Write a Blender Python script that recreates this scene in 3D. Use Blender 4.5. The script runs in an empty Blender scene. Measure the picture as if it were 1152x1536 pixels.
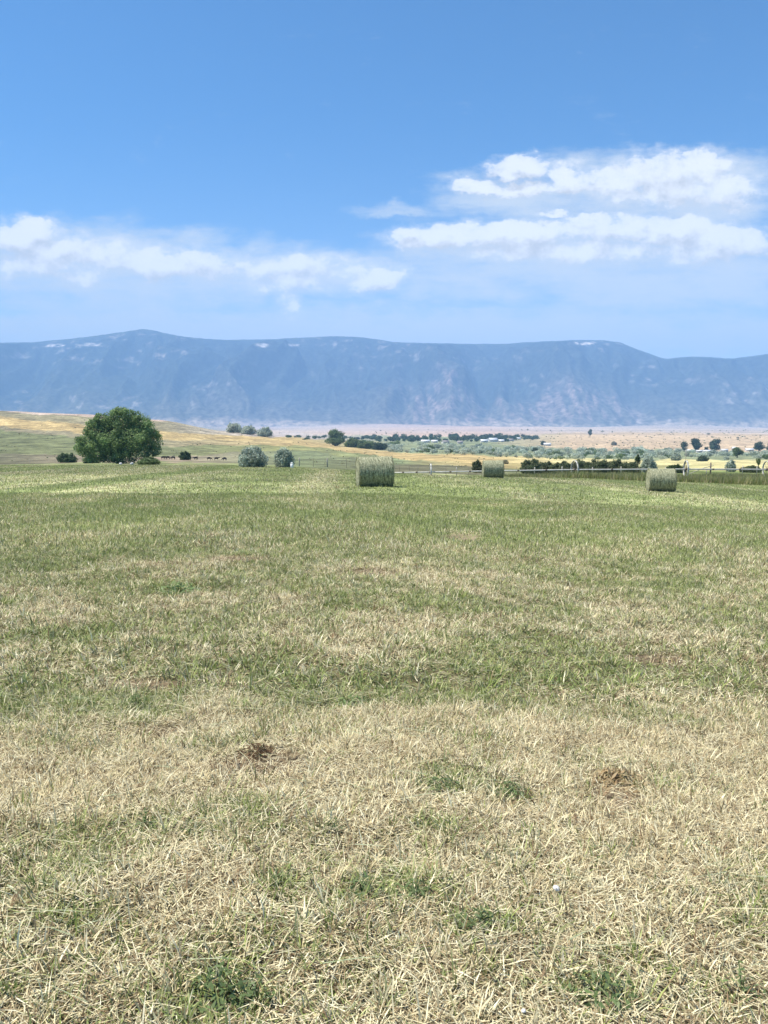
import bpy, math, random
import numpy as np

random.seed(7)
rng = np.random.default_rng(11)
scene = bpy.context.scene
col = scene.collection
R = math.radians

# ------------------------------------------------------------------ camera geometry (photo 1152 x 1536)
F = 1152.0
CX, CY = 576.0, 768.0
HORIZON = 632.0
CAM_H = 1.6
PITCH = math.atan((CY - HORIZON) / F)
CP, SP = math.cos(PITCH), math.sin(PITCH)


def ray(px, py):
    """direction of a photo pixel, scaled so that its y component is 1"""
    a = (np.asarray(px, float) - CX) / F
    b = -(np.asarray(py, float) - CY) / F
    y = CP + b * SP
    z = -SP + b * CP
    return a / y, z / y


def at(px, py, d):
    u, t = ray(px, py)
    return float(u * d), float(d), float(CAM_H + t * d)


def project(x, y, z):
    zz = z - CAM_H
    f = np.maximum(y * CP - zz * SP, 1e-3)
    up = y * SP + zz * CP
    return CX + F * x / f, CY - F * up / f


# ------------------------------------------------------------------ numpy value noise
_T = rng.random((256, 256))


def vnoise(x, y, seed=0):
    x = np.asarray(x, float) + seed * 37.17
    y = np.asarray(y, float) + seed * 91.73
    xi = np.floor(x).astype(int)
    yi = np.floor(y).astype(int)
    fx = x - xi
    fy = y - yi
    fx = fx * fx * (3 - 2 * fx)
    fy = fy * fy * (3 - 2 * fy)
    a = _T[xi & 255, yi & 255]
    b = _T[(xi + 1) & 255, yi & 255]
    c = _T[xi & 255, (yi + 1) & 255]
    d = _T[(xi + 1) & 255, (yi + 1) & 255]
    return (a * (1 - fx) + b * fx) * (1 - fy) + (c * (1 - fx) + d * fx) * fy


def fbm(x, y, seed=0, octv=4, gain=0.5):
    s = 0
    amp = 1.0
    tot = 0
    f = 1.0
    for k in range(octv):
        s = s + amp * vnoise(np.asarray(x) * f, np.asarray(y) * f, seed + k * 3)
        tot += amp
        amp *= gain
        f *= 2.03
    return s / tot


def sstep(a, b, x):
    t = np.clip((x - a) / (b - a), 0, 1)
    return t * t * (3 - 2 * t)


# ------------------------------------------------------------------ terrain
KD = np.array([60, 75, 95, 115, 140, 200, 300, 450, 700, 1000, 1500, 2200, 3200, 5000, 9000.0])
KP = np.array([0, 120, 240, 345, 440, 510, 580, 700, 860, 1000, 1152.0])
KPY = np.array([
    [710, 704, 698.5, 697, 699, 696, 688, 672, 646, 617, 630, 640, 645, 643, 640],
    [710, 704, 698.5, 696, 698, 695, 688, 672, 648, 621, 635, 643, 646, 643, 640],
    [710, 704, 698.5, 695.5, 696, 693, 688, 675, 654, 630, 645, 648, 648, 644, 640],
    [710, 704, 699, 697, 697, 695, 690, 680, 666, 648, 652, 650, 650, 645, 640],
    [710, 704.5, 700.5, 699, 697, 694, 690, 682, 669, 658, 657, 653, 649, 645, 639],
    [710, 706, 702, 701, 699, 695, 690, 683, 673, 668, 661, 655, 650, 645, 638],
    [711, 711, 715, 711, 706, 700, 694, 687, 679, 672, 664, 657, 650, 645, 638],
    [716, 715, 719, 714, 708, 702, 695, 687, 679, 672, 664, 657, 650, 645, 639],
    [724, 718, 718.5, 714, 709, 704, 698, 692, 685, 680, 673, 657, 650, 645, 640],
    [731, 725, 719, 714, 709, 704, 698, 692, 685, 680, 673, 657, 650, 645, 640],
    [738, 731, 720, 714, 709, 704, 698, 692, 685, 680, 673, 657, 650, 645, 640]])
KU = (KP - CX) / F
LKD = np.log(KD)


def field_plane(x, y):
    xe = np.minimum(x, 0.56 * np.maximum(y, 12))
    sp = np.log1p(np.exp(np.clip(xe / 3.0, -30, 30))) * 3.0 - math.log(2) * 3.0 * np.exp(-np.abs(xe) / 4)
    return -0.041 * y - 0.049 * sp


def far_z(x, y):
    y = np.maximum(y, 1.0)
    u = np.clip(x / y, KU[0], KU[-1])
    l = np.clip(np.log(y), LKD[0], LKD[-1])
    iu = np.clip(np.searchsorted(KU, u) - 1, 0, len(KU) - 2)
    fu = (u - KU[iu]) / (KU[iu + 1] - KU[iu])
    fu = fu * fu * (3 - 2 * fu) * 0.6 + fu * 0.4
    il = np.clip(np.searchsorted(LKD, l) - 1, 0, len(LKD) - 2)
    h = LKD[il + 1] - LKD[il]
    t = (l - LKD[il]) / h

    def cub(iu_):
        i0 = np.maximum(il - 1, 0)
        i3 = np.minimum(il + 2, len(LKD) - 1)
        p0, p1, p2, p3 = KPY[iu_, i0], KPY[iu_, il], KPY[iu_, il + 1], KPY[iu_, i3]
        m1 = np.where(il > 0, (p2 - p0) / np.maximum(LKD[il + 1] - LKD[i0], 1e-6), (p2 - p1) / h) * h
        m2 = np.where(il + 2 < len(LKD), (p3 - p1) / np.maximum(LKD[i3] - LKD[il], 1e-6), (p2 - p1) / h) * h
        t2, t3 = t * t, t * t * t
        return (2 * t3 - 3 * t2 + 1) * p1 + (t3 - 2 * t2 + t) * m1 + (-2 * t3 + 3 * t2) * p2 + (t3 - t2) * m2
    py = cub(iu) * (1 - fu) + cub(iu + 1) * fu
    _, tt = ray(CX, py)
    return CAM_H + tt * y


def ground_z(x, y, micro=True):
    x = np.asarray(x, float)
    y = np.asarray(y, float)
    w = sstep(45, 66, y)
    z = field_plane(x, y) * (1 - w) + far_z(x, y) * w
    if micro:
        near = 1 - sstep(25, 70, y)
        z = z + near * (0.10 * (fbm(x * 0.9, y * 0.9, 5, 3) - 0.5) + 0.025 * (vnoise(x * 4, y * 4, 9) - 0.5))
        far = sstep(250, 900, y)
        fan = sstep(4500, 7500, y)
        z = z + fan * 75 * (fbm(x / 1300, y / 1500, 23, 4) - .47)
        z = z + far * 0.0016 * y * (fbm(x / (0.05 * y + 20), y / 90.0, 21, 3) - 0.5)
    return z


_MD = np.exp(np.linspace(math.log(1.3), math.log(8800), 6000))


def hit(px, py):
    u, t = ray(px, py)
    zr = CAM_H + t * _MD
    zt = ground_z(u * _MD, _MD)
    k = np.argmax(zr <= zt)
    if zr[k] > zt[k]:
        k = len(_MD) - 1
    d = _MD[k]
    return float(u * d), float(d), float(ground_z(u * d, d))


def on_ground(px, d):
    u = (px - CX) / F
    return u * d, d, float(ground_z(u * d, d))


# ------------------------------------------------------------------ mesh helpers
def tag(o, label=None, cat=None, group=None, kind=None):
    if label:
        o['label'] = label
    if cat:
        o['category'] = cat
    if group:
        o['group'] = group
    if kind:
        o['kind'] = kind
    return o


def empty(name, loc, label, cat, group=None, rz=0.0):
    o = bpy.data.objects.new(name, None)
    o.empty_display_size = 0.3
    col.objects.link(o)
    o.location = loc
    o.rotation_euler = (0, 0, rz)
    return tag(o, label, cat, group)


def raw_mesh(name, verts, loops, sizes, mat, parent=None, colors=None, smooth=False):
    me = bpy.data.meshes.new(name)
    verts = np.asarray(verts, np.float32)
    loops = np.asarray(loops, np.int32).ravel()
    sizes = np.asarray(sizes, np.int32).ravel()
    me.vertices.add(len(verts))
    me.vertices.foreach_set('co', verts.ravel())
    me.loops.add(len(loops))
    me.loops.foreach_set('vertex_index', loops)
    me.polygons.add(len(sizes))
    me.polygons.foreach_set('loop_start', np.concatenate([[0], np.cumsum(sizes)[:-1]]).astype(np.int32))
    me.polygons.foreach_set('loop_total', sizes)
    if smooth:
        me.polygons.foreach_set('use_smooth', np.ones(len(sizes), bool))
    me.update(calc_edges=True)
    if colors is not None:
        c = np.ones((len(verts), 4), np.float32)
        c[:, :3] = colors
        at_ = me.color_attributes.new('col', 'FLOAT_COLOR', 'POINT')
        at_.data.foreach_set('color', c.ravel())
    me.materials.append(mat)
    o = bpy.data.objects.new(name, me)
    col.objects.link(o)
    if parent:
        o.parent = parent
    return o


class MB:
    """collects shapes for ONE mesh object"""

    def __init__(self):
        self.v = []
        self.f = []

    def add(self, vs, fs):
        k = len(self.v)
        self.v += [tuple(map(float, p)) for p in vs]
        self.f += [tuple(i + k for i in f) for f in fs]

    def box(self, c, s, rz=0.0):
        cr, sr = math.cos(rz), math.sin(rz)
        vs = []
        for dz in (-.5, .5):
            for dx, dy in ((-.5, -.5), (.5, -.5), (.5, .5), (-.5, .5)):
                x, y = dx * s[0], dy * s[1]
                vs.append((c[0] + x * cr - y * sr, c[1] + x * sr + y * cr, c[2] + dz * s[2]))
        self.add(vs, [(3, 2, 1, 0), (4, 5, 6, 7), (0, 1, 5, 4), (1, 2, 6, 5), (2, 3, 7, 6), (3, 0, 4, 7)])

    def tube(self, pts, radii, n=8, cap=True):
        pts = [np.array(p, float) for p in pts]
        if not hasattr(radii, '__len__'):
            radii = [radii] * len(pts)
        rings = []
        for i, p in enumerate(pts):
            t = pts[min(i + 1, len(pts) - 1)] - pts[max(i - 1, 0)]
            t /= max(np.linalg.norm(t), 1e-9)
            a = np.cross(t, (0, 0, 1.0)) if abs(t[2]) < .95 else np.cross(t, (1.0, 0, 0))
            a /= np.linalg.norm(a)
            b = np.cross(t, a)
            rings.append([p + radii[i] * (a * math.cos(2 * math.pi * k / n) + b * math.sin(2 * math.pi * k / n)) for k in range(n)])
        vs = [q for r in rings for q in r]
        fs = []
        for i in range(len(pts) - 1):
            for k in range(n):
                a_, b_ = i * n + k, i * n + (k + 1) % n
                fs.append((a_, b_, b_ + n, a_ + n))
        if cap:
            fs.append(tuple(range(n - 1, -1, -1)))
            fs.append(tuple(range((len(pts) - 1) * n, len(pts) * n)))
        self.add(vs, fs)

    def build(self, name, mat, parent=None, smooth=False):
        loops = [i for f in self.f for i in f]
        return raw_mesh(name, self.v, loops, [len(f) for f in self.f], mat, parent, None, smooth)


# ------------------------------------------------------------------ materials
def new_mat(name):
    m = bpy.data.materials.new(name)
    m.use_nodes = True
    nt = m.node_tree
    b = nt.nodes['Principled BSDF']
    return m, nt, b


def inp(b, names, v):
    for n in names:
        if n in b.inputs:
            b.inputs[n].default_value = v
            return


def noise_mat(name, c1, c2, scale, rough=0.8, detail=4, stretch=(1, 1, 1), bump=0.0, metal=0.0, spec=0.3, lo=0.35, hi=0.65):
    m, nt, b = new_mat(name)
    tc = nt.nodes.new('ShaderNodeTexCoord')
    mp = nt.nodes.new('ShaderNodeMapping')
    mp.inputs['Scale'].default_value = stretch
    nz = nt.nodes.new('ShaderNodeTexNoise')
    nz.inputs['Scale'].default_value = scale
    nz.inputs['Detail'].default_value = detail
    rp = nt.nodes.new('ShaderNodeValToRGB')
    rp.color_ramp.elements[0].position = lo
    rp.color_ramp.elements[1].position = hi
    rp.color_ramp.elements[0].color = (*c1, 1)
    rp.color_ramp.elements[1].color = (*c2, 1)
    L = nt.links.new
    L(tc.outputs['Object'], mp.inputs['Vector'])
    L(mp.outputs['Vector'], nz.inputs['Vector'])
    L(nz.outputs['Fac'], rp.inputs['Fac'])
    L(rp.outputs['Color'], b.inputs['Base Color'])
    b.inputs['Roughness'].default_value = rough
    b.inputs['Metallic'].default_value = metal
    inp(b, ['Specular IOR Level', 'Specular'], spec)
    if bump:
        bp = nt.nodes.new('ShaderNodeBump')
        bp.inputs['Strength'].default_value = bump
        bp.inputs['Distance'].default_value = 0.03
        L(nz.outputs['Fac'], bp.inputs['Height'])
        L(bp.outputs['Normal'], b.inputs['Normal'])
    return m


def leaf_mat(name, trans=0.3, rough=0.7, spec=0.2):
    """colour comes from the per-leaf colour attribute; part of the light passes through"""
    m, nt, b = new_mat(name)
    L = nt.links.new
    a = nt.nodes.new('ShaderNodeAttribute')
    a.attribute_name = 'col'
    L(a.outputs['Color'], b.inputs['Base Color'])
    b.inputs['Roughness'].default_value = rough
    inp(b, ['Specular IOR Level', 'Specular'], spec)
    tr = nt.nodes.new('ShaderNodeBsdfTranslucent')
    L(a.outputs['Color'], tr.inputs['Color'])
    mx = nt.nodes.new('ShaderNodeMixShader')
    mx.inputs[0].default_value = trans
    L(b.outputs[0], mx.inputs[1])
    L(tr.outputs[0], mx.inputs[2])
    L(mx.outputs[0], nt.nodes['Material Output'].inputs['Surface'])
    return m


M_LEAF = leaf_mat('leaf', 0.45)
M_GRASS = leaf_mat('grass_blades', 0.16, 0.75, 0.15)
M_BARK = noise_mat('bark', (.10, .075, .05), (.22, .17, .12), 6, 0.9, stretch=(3, 3, .6), bump=.5)
M_WOOD = noise_mat('weathered_wood', (.30, .27, .22), (.52, .48, .41), 9, .85, stretch=(3, 3, .4), bump=.3)
M_STEEL = noise_mat('rusty_steel', (.10, .075, .06), (.2, .16, .12), 12, .7)
M_ALU = noise_mat('weathered_aluminium', (.48, .46, .40), (.66, .63, .55), 3, .6, spec=.3)
M_WHITE = noise_mat('white_paint', (.72, .72, .70), (.82, .82, .80), 8, .6)
M_STONE = noise_mat('pale_stone', (.55, .53, .48), (.8, .78, .73), 7, .9, bump=.4)
M_COW = noise_mat('black_hide', (.012, .011, .010), (.03, .026, .022), 5, .7)
M_ROOF = noise_mat('pale_metal_roof', (.66, .66, .66), (.8, .8, .8), 1.5, .5)
M_ROOF2 = noise_mat('grey_shingle', (.25, .22, .21), (.36, .32, .3), 2, .85)
M_WALL = noise_mat('house_siding', (.55, .52, .47), (.7, .67, .62), 1.2, .85)
M_GLASS = noise_mat('window_glass', (.03, .035, .04), (.05, .06, .07), 2, .15, spec=.6)


# ------------------------------------------------------------------ hay field cover
def ell(px, py, rx, ry):
    """a patch of the field given by where it lies: centre and half sizes in metres"""
    x, y, _ = hit(px, py)
    x2, _, _ = hit(px + rx, py)
    _, ya, _ = hit(px, py - ry)
    _, yb, _ = hit(px, py + ry)
    return x, y, abs(x2 - x), max(abs(ya - yb) / 2, 0.05)


GREEN_P = [ell(*a) for a in [
    (440, 1015, 95, 30), (700, 1020, 170, 36), (80, 1050, 190, 40), (520, 1045, 60, 22), (850, 1030, 90, 24), (100, 960, 70, 16),
    (780, 915, 170, 14), (960, 880, 90, 10), (680, 1180, 95, 22), (600, 1335, 90, 22), (900, 1480, 110, 40), (330, 1490, 70, 50),
    (740, 1390, 60, 16), (1100, 1330, 90, 70), (270, 885, 50, 9), (510, 895, 40, 8), (820, 970, 90, 16), (720, 740, 60, 6),
    (540, 742, 60, 6), (1000, 1090, 60, 20),
    (660, 1240, 60, 18), (420, 1330, 50, 14), (130, 1380, 100, 22)]]
STRAW_P = [ell(*a) for a in [
    (150, 1180, 260, 50), (520, 1170, 120, 50), (300, 900, 200, 12), (950, 1120, 200, 30), (80, 920, 90, 14), (560, 930, 110, 12),
    (700, 862, 60, 7), (340, 800, 60, 5), (380, 838, 60, 5), (700, 800, 40, 4), (1000, 960, 120, 14), (620, 870, 60, 8), (230, 1330, 160, 60),
    (900, 1240, 160, 30), (1060, 890, 90, 9), (240, 1030, 70, 12), (600, 1080, 90, 20)]]
SOIL_P = [ell(*a) for a in [(385, 1142, 70, 20), (265, 1100, 45, 12), (920, 1195, 60, 36), (350, 838, 40, 4), (380, 838, 30, 4),
                            (230, 1028, 40, 9), (1000, 990, 60, 6), (690, 805, 26, 4), (560, 860, 40, 5)]]


def patches(lst, x, y, seed):
    s = np.zeros_like(x)
    jx = (fbm(x * 2.2 / np.maximum(y * .15, 1), y * 2.2 / np.maximum(y * .15, 1), seed, 3) - .5)
    for (cx, cy, rx, ry) in lst:
        near = (np.abs(x - cx) < 2.2 * rx) & (np.abs(y - cy) < 2.2 * ry)
        r = np.sqrt(((x - cx) / rx) ** 2 + ((y - cy) / ry) ** 2) + jx * 2.4
        s = np.maximum(s, np.where(near, 1 - sstep(.45, 1.25, r), 0))
    return s


def cover(x, y):
    """straw share 0..1 and bare-soil share 0..1 of the mown field"""
    base = np.interp(y, [1.5, 2.2, 3.5, 4.3, 4.9, 5.8, 6.6, 8.3, 9.3, 12, 18, 26, 45, 70, 110],
                     [.70, .70, .79, .75, .52, .41, .37, .39, .33, .25, .19, .16, .14, .13, .13])
    n1 = fbm(x * .7, y * .7, 31, 4) - .5
    n2 = fbm(x * .16, y * .13, 41, 3) - .5
    st = vnoise(x * .42 + .02 * y, y * .016, 51) - .5        # mowing swaths run away from the camera
    far = sstep(14, 40, y)
    n3 = (fbm(x * 2.6, y * 2.6, 57, 3) - .5) * (1 - far)
    s = base + n3 * .6 + n1 * (1.15 - .6 * far) + n2 * .3 * (1 - .4 * far) + st * 1.05 * far
    g = patches(GREEN_P, x, y, 61)
    t = patches(STRAW_P, x, y, 67)
    s = s - .48 * g + .36 * t
    soil = patches(SOIL_P, x, y, 71)
    return np.clip(s, 0, 1), soil


STRAW = np.array([[.74, .65, .40], [.62, .53, .31], [.84, .77, .53], [.42, .33, .19], [.68, .62, .40]])
GREEN = np.array([[.25, .30, .09], [.17, .22, .065], [.31, .35, .12], [.38, .40, .18], [.28, .32, .12]])
SOIL = np.array([.30, .225, .15])


# ------------------------------------------------------------------ ground sheet
def build_ground():
    rows = np.concatenate([np.arange(-5, 1.0, .5), np.exp(np.linspace(0, math.log(9000), 560))])
    s = np.linspace(-.80, .80, 420)
    D, S = np.meshgrid(rows, s, indexing='ij')
    X = S * (np.maximum(D, 0) + 9.0)
    Z = ground_z(X, D)
    px, py = project(X, D, Z)
    st, soil = cover(X, D)
    # field: averaged colour of the cut grass; close to the camera the thatch under the blades
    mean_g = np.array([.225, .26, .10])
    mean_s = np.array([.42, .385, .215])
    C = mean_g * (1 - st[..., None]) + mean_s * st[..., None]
    C = C * (1 - .8 * soil[..., None]) + SOIL * .8 * soil[..., None]
    C = C * (1 - .24 * sstep(34, 60, D))[..., None]          # far ground painted darker to offset its sunlit face outshining the blades
    nearf = (1 - sstep(6, 22, D))[..., None]
    thatch = np.array([.16, .115, .07])
    C = C * (1 - .72 * nearf) + thatch * .72 * nearf
    # land cover beyond the field
    bp = np.array([0, 240, 440, 600, 720, 860, 1152.0])
    B = np.array([[697, 680, 645, 640, 626, 618], [692, 687, 670, 660, 648, 632], [700, 676, 668, 661, 657, 650],
                  [709, 696, 689, 679, 664, 655], [711, 701, 694, 682, 664, 656], [717, 706, 697, 689, 675, 650],
                  [717, 706, 697, 690, 677, 650.0]])
    grey = (.13, .125, .072); gpas = (.138, .148, .068); brown = (.19, .165, .10); gold = (.38, .285, .13); sage = (.215, .19, .11)
    pale = (.40, .32, .25); redd = (.26, .2, .14); dkg = (.155, .18, .09); olive = (.22, .22, .09); tan = (.42, .31, .19)
    tall = (.15, .18, .06); straw = (.48, .42, .2); sgr = (.2, .22, .12); pink = (.42, .31, .24); lav = (.38, .32, .28)
    CC = np.array([[grey, gpas, brown, gold, sage, pale], [redd, gpas, sage, gold, sage, pink], [dkg, olive, gold, gold, lav, pale],
                   [grey, dkg, gold, sgr, sgr, pink], [grey, gold, gold, sgr, sgr, pink], [tall, olive, straw, sgr, tan, pale],
                   [tall, straw, straw, sgr, tan, pale]])
    jit = (fbm(X / (D * .03 + 2), D / (D * .06 + 4), 81, 4) - .5) * 7 + (fbm(X / (D * .006 + 1), D / (D * .02 + 1), 85, 3) - .5) * 4
    pxc = np.clip(px, 0, 1152)
    pyj = py + jit * np.where(D > 100, 1, .35)
    for k in range(6):
        bk = np.interp(pxc, bp, B[:, k])
        ck = np.stack([np.interp(pxc, bp, CC[:, k, j]) for j in range(3)], -1)
        w = sstep(.8, -.8, pyj - bk) if k else sstep(.6, -.6, pyj - bk)
        w = w * (D > 62)
        C = C * (1 - w[..., None]) + ck * w[..., None]
    # far fields: strips of different crops on the valley floor
    strip = vnoise(X / 900, D / 260, 95)
    wv = sstep(1800, 2600, D)[..., None]
    C = C * (1 + wv * (.42 * (strip[..., None] - .5)))
    wl = ((D > 100) & (D < 1800))[..., None] * 1.0
    C = C * (1 + wl * 1.1 * (fbm(X / (D * .02 + 2), D / 16.0, 99, 5)[..., None] - .5))
    nr, nc = D.shape
    idx = np.arange(nr * nc).reshape(nr, nc)
    q = np.stack([idx[:-1, :-1], idx[:-1, 1:], idx[1:, 1:], idx[1:, :-1]], -1).reshape(-1, 4)
    m, nt, b = new_mat('field_ground')
    L = nt.links.new
    a = nt.nodes.new('ShaderNodeAttribute'); a.attribute_name = 'col'
    geo = nt.nodes.new('ShaderNodeNewGeometry')
    fac = None
    hs = None
    for sc_, st_, amp in ((55, (1, 1, 1), .75), (9, (1, .8, 1), .5), (1.3, (1, .7, 1), .35), (.05, (1, .35, 1), .3), (.42, (.8, .5, 1), .8), (.13, (.7, .5, 1), .7)):
        mp = nt.nodes.new('ShaderNodeMapping'); mp.inputs['Scale'].default_value = st_
        nz = nt.nodes.new('ShaderNodeTexNoise'); nz.inputs['Scale'].default_value = sc_; nz.inputs['Detail'].default_value = 5
        L(geo.outputs['Position'], mp.inputs['Vector']); L(mp.outputs[0], nz.inputs['Vector'])
        mr = nt.nodes.new('ShaderNodeMapRange')
        mr.inputs[1].default_value = .3; mr.inputs[2].default_value = .7
        mr.inputs[3].default_value = 1 - amp / 2; mr.inputs[4].default_value = 1 + amp / 2
        L(nz.outputs['Fac'], mr.inputs[0])
        if hs is None:
            hs = nz
        if fac is None:
            fac = mr.outputs[0]
        else:
            mu = nt.nodes.new('ShaderNodeMath'); mu.operation = 'MULTIPLY'
            L(fac, mu.inputs[0]); L(mr.outputs[0], mu.inputs[1]); fac = mu.outputs[0]
    vm = nt.nodes.new('ShaderNodeVectorMath'); vm.operation = 'SCALE'
    L(a.outputs['Color'], vm.inputs[0]); L(fac, vm.inputs['Scale'])
    L(vm.outputs[0], b.inputs['Base Color'])
    b.inputs['Roughness'].default_value = .95
    inp(b, ['Specular IOR Level', 'Specular'], .1)
    bm_ = nt.nodes.new('ShaderNodeBump'); bm_.inputs['Strength'].default_value = .6; bm_.inputs['Distance'].default_value = .02
    L(hs.outputs['Fac'], bm_.inputs['Height']); L(bm_.outputs[0], b.inputs['Normal'])
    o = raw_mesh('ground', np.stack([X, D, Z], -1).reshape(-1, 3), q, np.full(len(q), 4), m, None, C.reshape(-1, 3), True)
    tag(o, kind='structure')


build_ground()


# ------------------------------------------------------------------ grass
def blades(name, x, y, L, w, lean, colr, segs=2, label=None, z=None, head=None, curve=.35, kind='stuff', cat=None, parent=None):
    n = len(x)
    if z is None:
        z = ground_z(x, y) - .004
    ph = rng.random(n) * 2 * math.pi if head is None else head
    dx, dy = np.cos(ph), np.sin(ph)
    side = ph + math.pi / 2 + rng.normal(0, .5, n)
    wx, wy = np.cos(side) * w / 2, np.sin(side) * w / 2
    base = np.stack([x, y, z], -1)
    wv = np.stack([wx, wy, np.zeros(n)], -1)
    h1, r1 = np.cos(lean), np.sin(lean)
    lean2 = np.clip(lean + curve * (rng.random(n) + .2), 0, 1.62)
    h2, r2 = np.cos(lean2), np.sin(lean2)
    if segs == 2:
        mid = base + (L * .55)[:, None] * np.stack([dx * r1, dy * r1, h1], -1)
        tip = mid + (L * .45)[:, None] * np.stack([dx * r2, dy * r2, h2], -1)
        V = np.stack([base - wv, base + wv, mid + wv * .8, mid - wv * .8, tip], 1).reshape(-1, 3)
        k = np.arange(n)[:, None] * 5
        loops = np.concatenate([k + np.array([[0, 1, 2, 3]]), k + np.array([[3, 2, 4]])], 1).ravel()
        sizes = np.tile([4, 3], n)
        C = np.repeat(colr, 5, 0)
    else:
        tip = base + L[:, None] * np.stack([dx * r1, dy * r1, h1], -1)
        V = np.stack([base - wv, base + wv, tip], 1).reshape(-1, 3)
        loops = np.arange(n * 3)
        sizes = np.full(n, 3)
        C = np.repeat(colr, 3, 0)
    o = raw_mesh(name, V, loops, sizes, M_GRASS, parent, C)
    tag(o, label, cat, None, kind)
    return o


def sample(d0, d1, dens, wid=.61, pad=2.6):
    A = wid * ((d1 ** 2 - d0 ** 2) + 2 * pad * (d1 - d0))
    n = int(A * dens)
    d = np.sqrt(rng.random(n) * (d1 ** 2 - d0 ** 2) + d0 ** 2)
    x = (rng.random(n) * 2 - 1) * wid * (d + pad)
    return x, d


def cover_colors(x, y, s, n):
    isg = rng.random(n) > s
    c = np.where(isg[:, None], GREEN[rng.integers(0, 5, n)], STRAW[rng.integers(0, 5, n)])
    # a few brown, dead blades and pale wilted ones
    k = rng.random(n)
    c = np.where(((k < .12) & ~isg)[:, None], np.array([.26, .18, .10]), c)
    c = np.where(((k > .80) & isg)[:, None], np.array([.30, .31, .19]), c)
    return c * (.62 + .66 * rng.random(n))[:, None], isg


XS, YS, LS, WS, LE, CS, HD = [], [], [], [], [], [], []
for (d0, d1, dens, Lr, wr, sg) in ((1.2, 5, 8200, (.03, .08), (.0036, .007), 2), (5, 12.5, 3300, (.04, .09), (.006, .011), 2)):
    x, y = sample(d0, d1, dens)
    s, soil = cover(x, y)
    clump = fbm(x * 5, y * 5, 111, 2)
    keep = (rng.random(len(x)) > soil * .78) & (rng.random(len(x)) < .55 + 1.0 * clump)
    x, y, s, clump = x[keep], y[keep], s[keep], clump[keep]
    n = len(x)
    c, isg = cover_colors(x, y, s, n)
    so_ = soil[keep][:, None]
    c = c * (1 - .6 * so_) + np.array([.36, .235, .13]) * .6 * so_
    L = Lr[0] + (Lr[1] - Lr[0]) * rng.random(n) ** 1.5
    L = L * np.where(isg, .95, 1.0) * (.6 + .8 * clump)
    w = wr[0] + (wr[1] - wr[0]) * rng.random(n)
    up = rng.random(n)
    lean = np.where(up < .3, .2 + .7 * rng.random(n), .9 + .62 * rng.random(n))
    # most of the stubble grows in tufts that fan out from their foot
    hd = rng.random(n) * 6.28
    tuft = rng.random(n) < .45
    nt_ = max(int(n / 26), 1)
    who = rng.integers(0, nt_, n)
    src = rng.integers(0, n, nt_)
    off = rng.normal(0, .02 + .002 * d0, (n, 2))
    tx, ty = x[src][who] + off[:, 0], y[src][who] + off[:, 1]
    tc_ = c[src][who] * (.8 + .4 * rng.random(n))[:, None]
    swap = tuft & (rng.random(n) < .75)
    c = np.where(swap[:, None], tc_, c)
    x = np.where(tuft, tx, x); y = np.where(tuft, np.maximum(ty, 1.0), y)
    L = np.where(tuft, L * (.7 + .9 * rng.random(nt_)[who]), L)
    hd = np.where(tuft, np.arctan2(off[:, 1], off[:, 0]) + rng.normal(0, .4, n), hd)
    lean = np.where(tuft, .12 + np.minimum(np.hypot(off[:, 0], off[:, 1]) / (.02 + .002 * d0) * .42, 1.15), lean)
    HD.append(hd)
    XS.append(x); YS.append(y); LS.append(L); WS.append(w); LE.append(lean); CS.append(c)
blades('stubble_grass', *[np.concatenate(a) for a in (XS, YS, LS, WS, LE)], np.concatenate(CS), 2,
       'short dry stubble and green regrowth covering the near field', cat='grass', head=np.concatenate(HD))

XS, YS, LS, WS, LE, CS = [], [], [], [], [], []
for (d0, d1, dens, Lr, wr) in ((12.3, 30, 760, (.06, .15), (.011, .02)), (29, 100, 70, (.06, .16), (.022, .05))):
    x, y = sample(d0, d1, dens)
    s, soil = cover(x, y)
    px, py = project(x, y, ground_z(x, y))
    edge = np.interp(px, [0, 240, 440, 600, 720, 860, 1152], [698, 694, 701, 710, 712, 718, 718])
    keep = (rng.random(len(x)) > soil * .8) & (py > edge)
    x, y, s = x[keep], y[keep], s[keep]
    n = len(x)
    c, isg = cover_colors(x, y, s, n)
    XS.append(x); YS.append(y)
    LS.append((Lr[0] + (Lr[1] - Lr[0]) * rng.random(n) ** 2)); WS.append(wr[0] + (wr[1] - wr[0]) * rng.random(n))
    LE.append(np.where(rng.random(n) < .5, .3 + .6 * rng.random(n), .9 + .6 * rng.random(n))); CS.append(c)
blades('mown_grass', *[np.concatenate(a) for a in (XS, YS, LS, WS, LE)], np.concatenate(CS), 1,
       'mown green grass running across the far part of the field', cat='grass')

# a mat of short dry chaff lying between the tufts
XS, YS, LS, WS, LE, CS = [], [], [], [], [], []
for (d0, d1, dens, Lr, wr) in ((1.2, 5, 10500, (.02, .105), (.0024, .0052)), (5, 12.5, 3600, (.03, .115), (.004, .008))):
    x, y = sample(d0, d1, dens)
    s, soil = cover(x, y)
    keep = (rng.random(len(x)) > soil * .7) & (rng.random(len(x)) < .35 + .9 * s)
    x, y, s = x[keep], y[keep], s[keep]
    n = len(x)
    c, isg = cover_colors(x, y, np.clip(s + .3, 0, 1), n)
    XS.append(x); YS.append(y); CS.append(c)
    LS.append(Lr[0] + (Lr[1] - Lr[0]) * rng.random(n) ** 1.6); WS.append(wr[0] + (wr[1] - wr[0]) * rng.random(n))
    LE.append(1.15 + .45 * rng.random(n))
XS, YS, LS, WS, LE, CS = [np.concatenate(a) for a in (XS, YS, LS, WS, LE, CS)]
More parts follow.
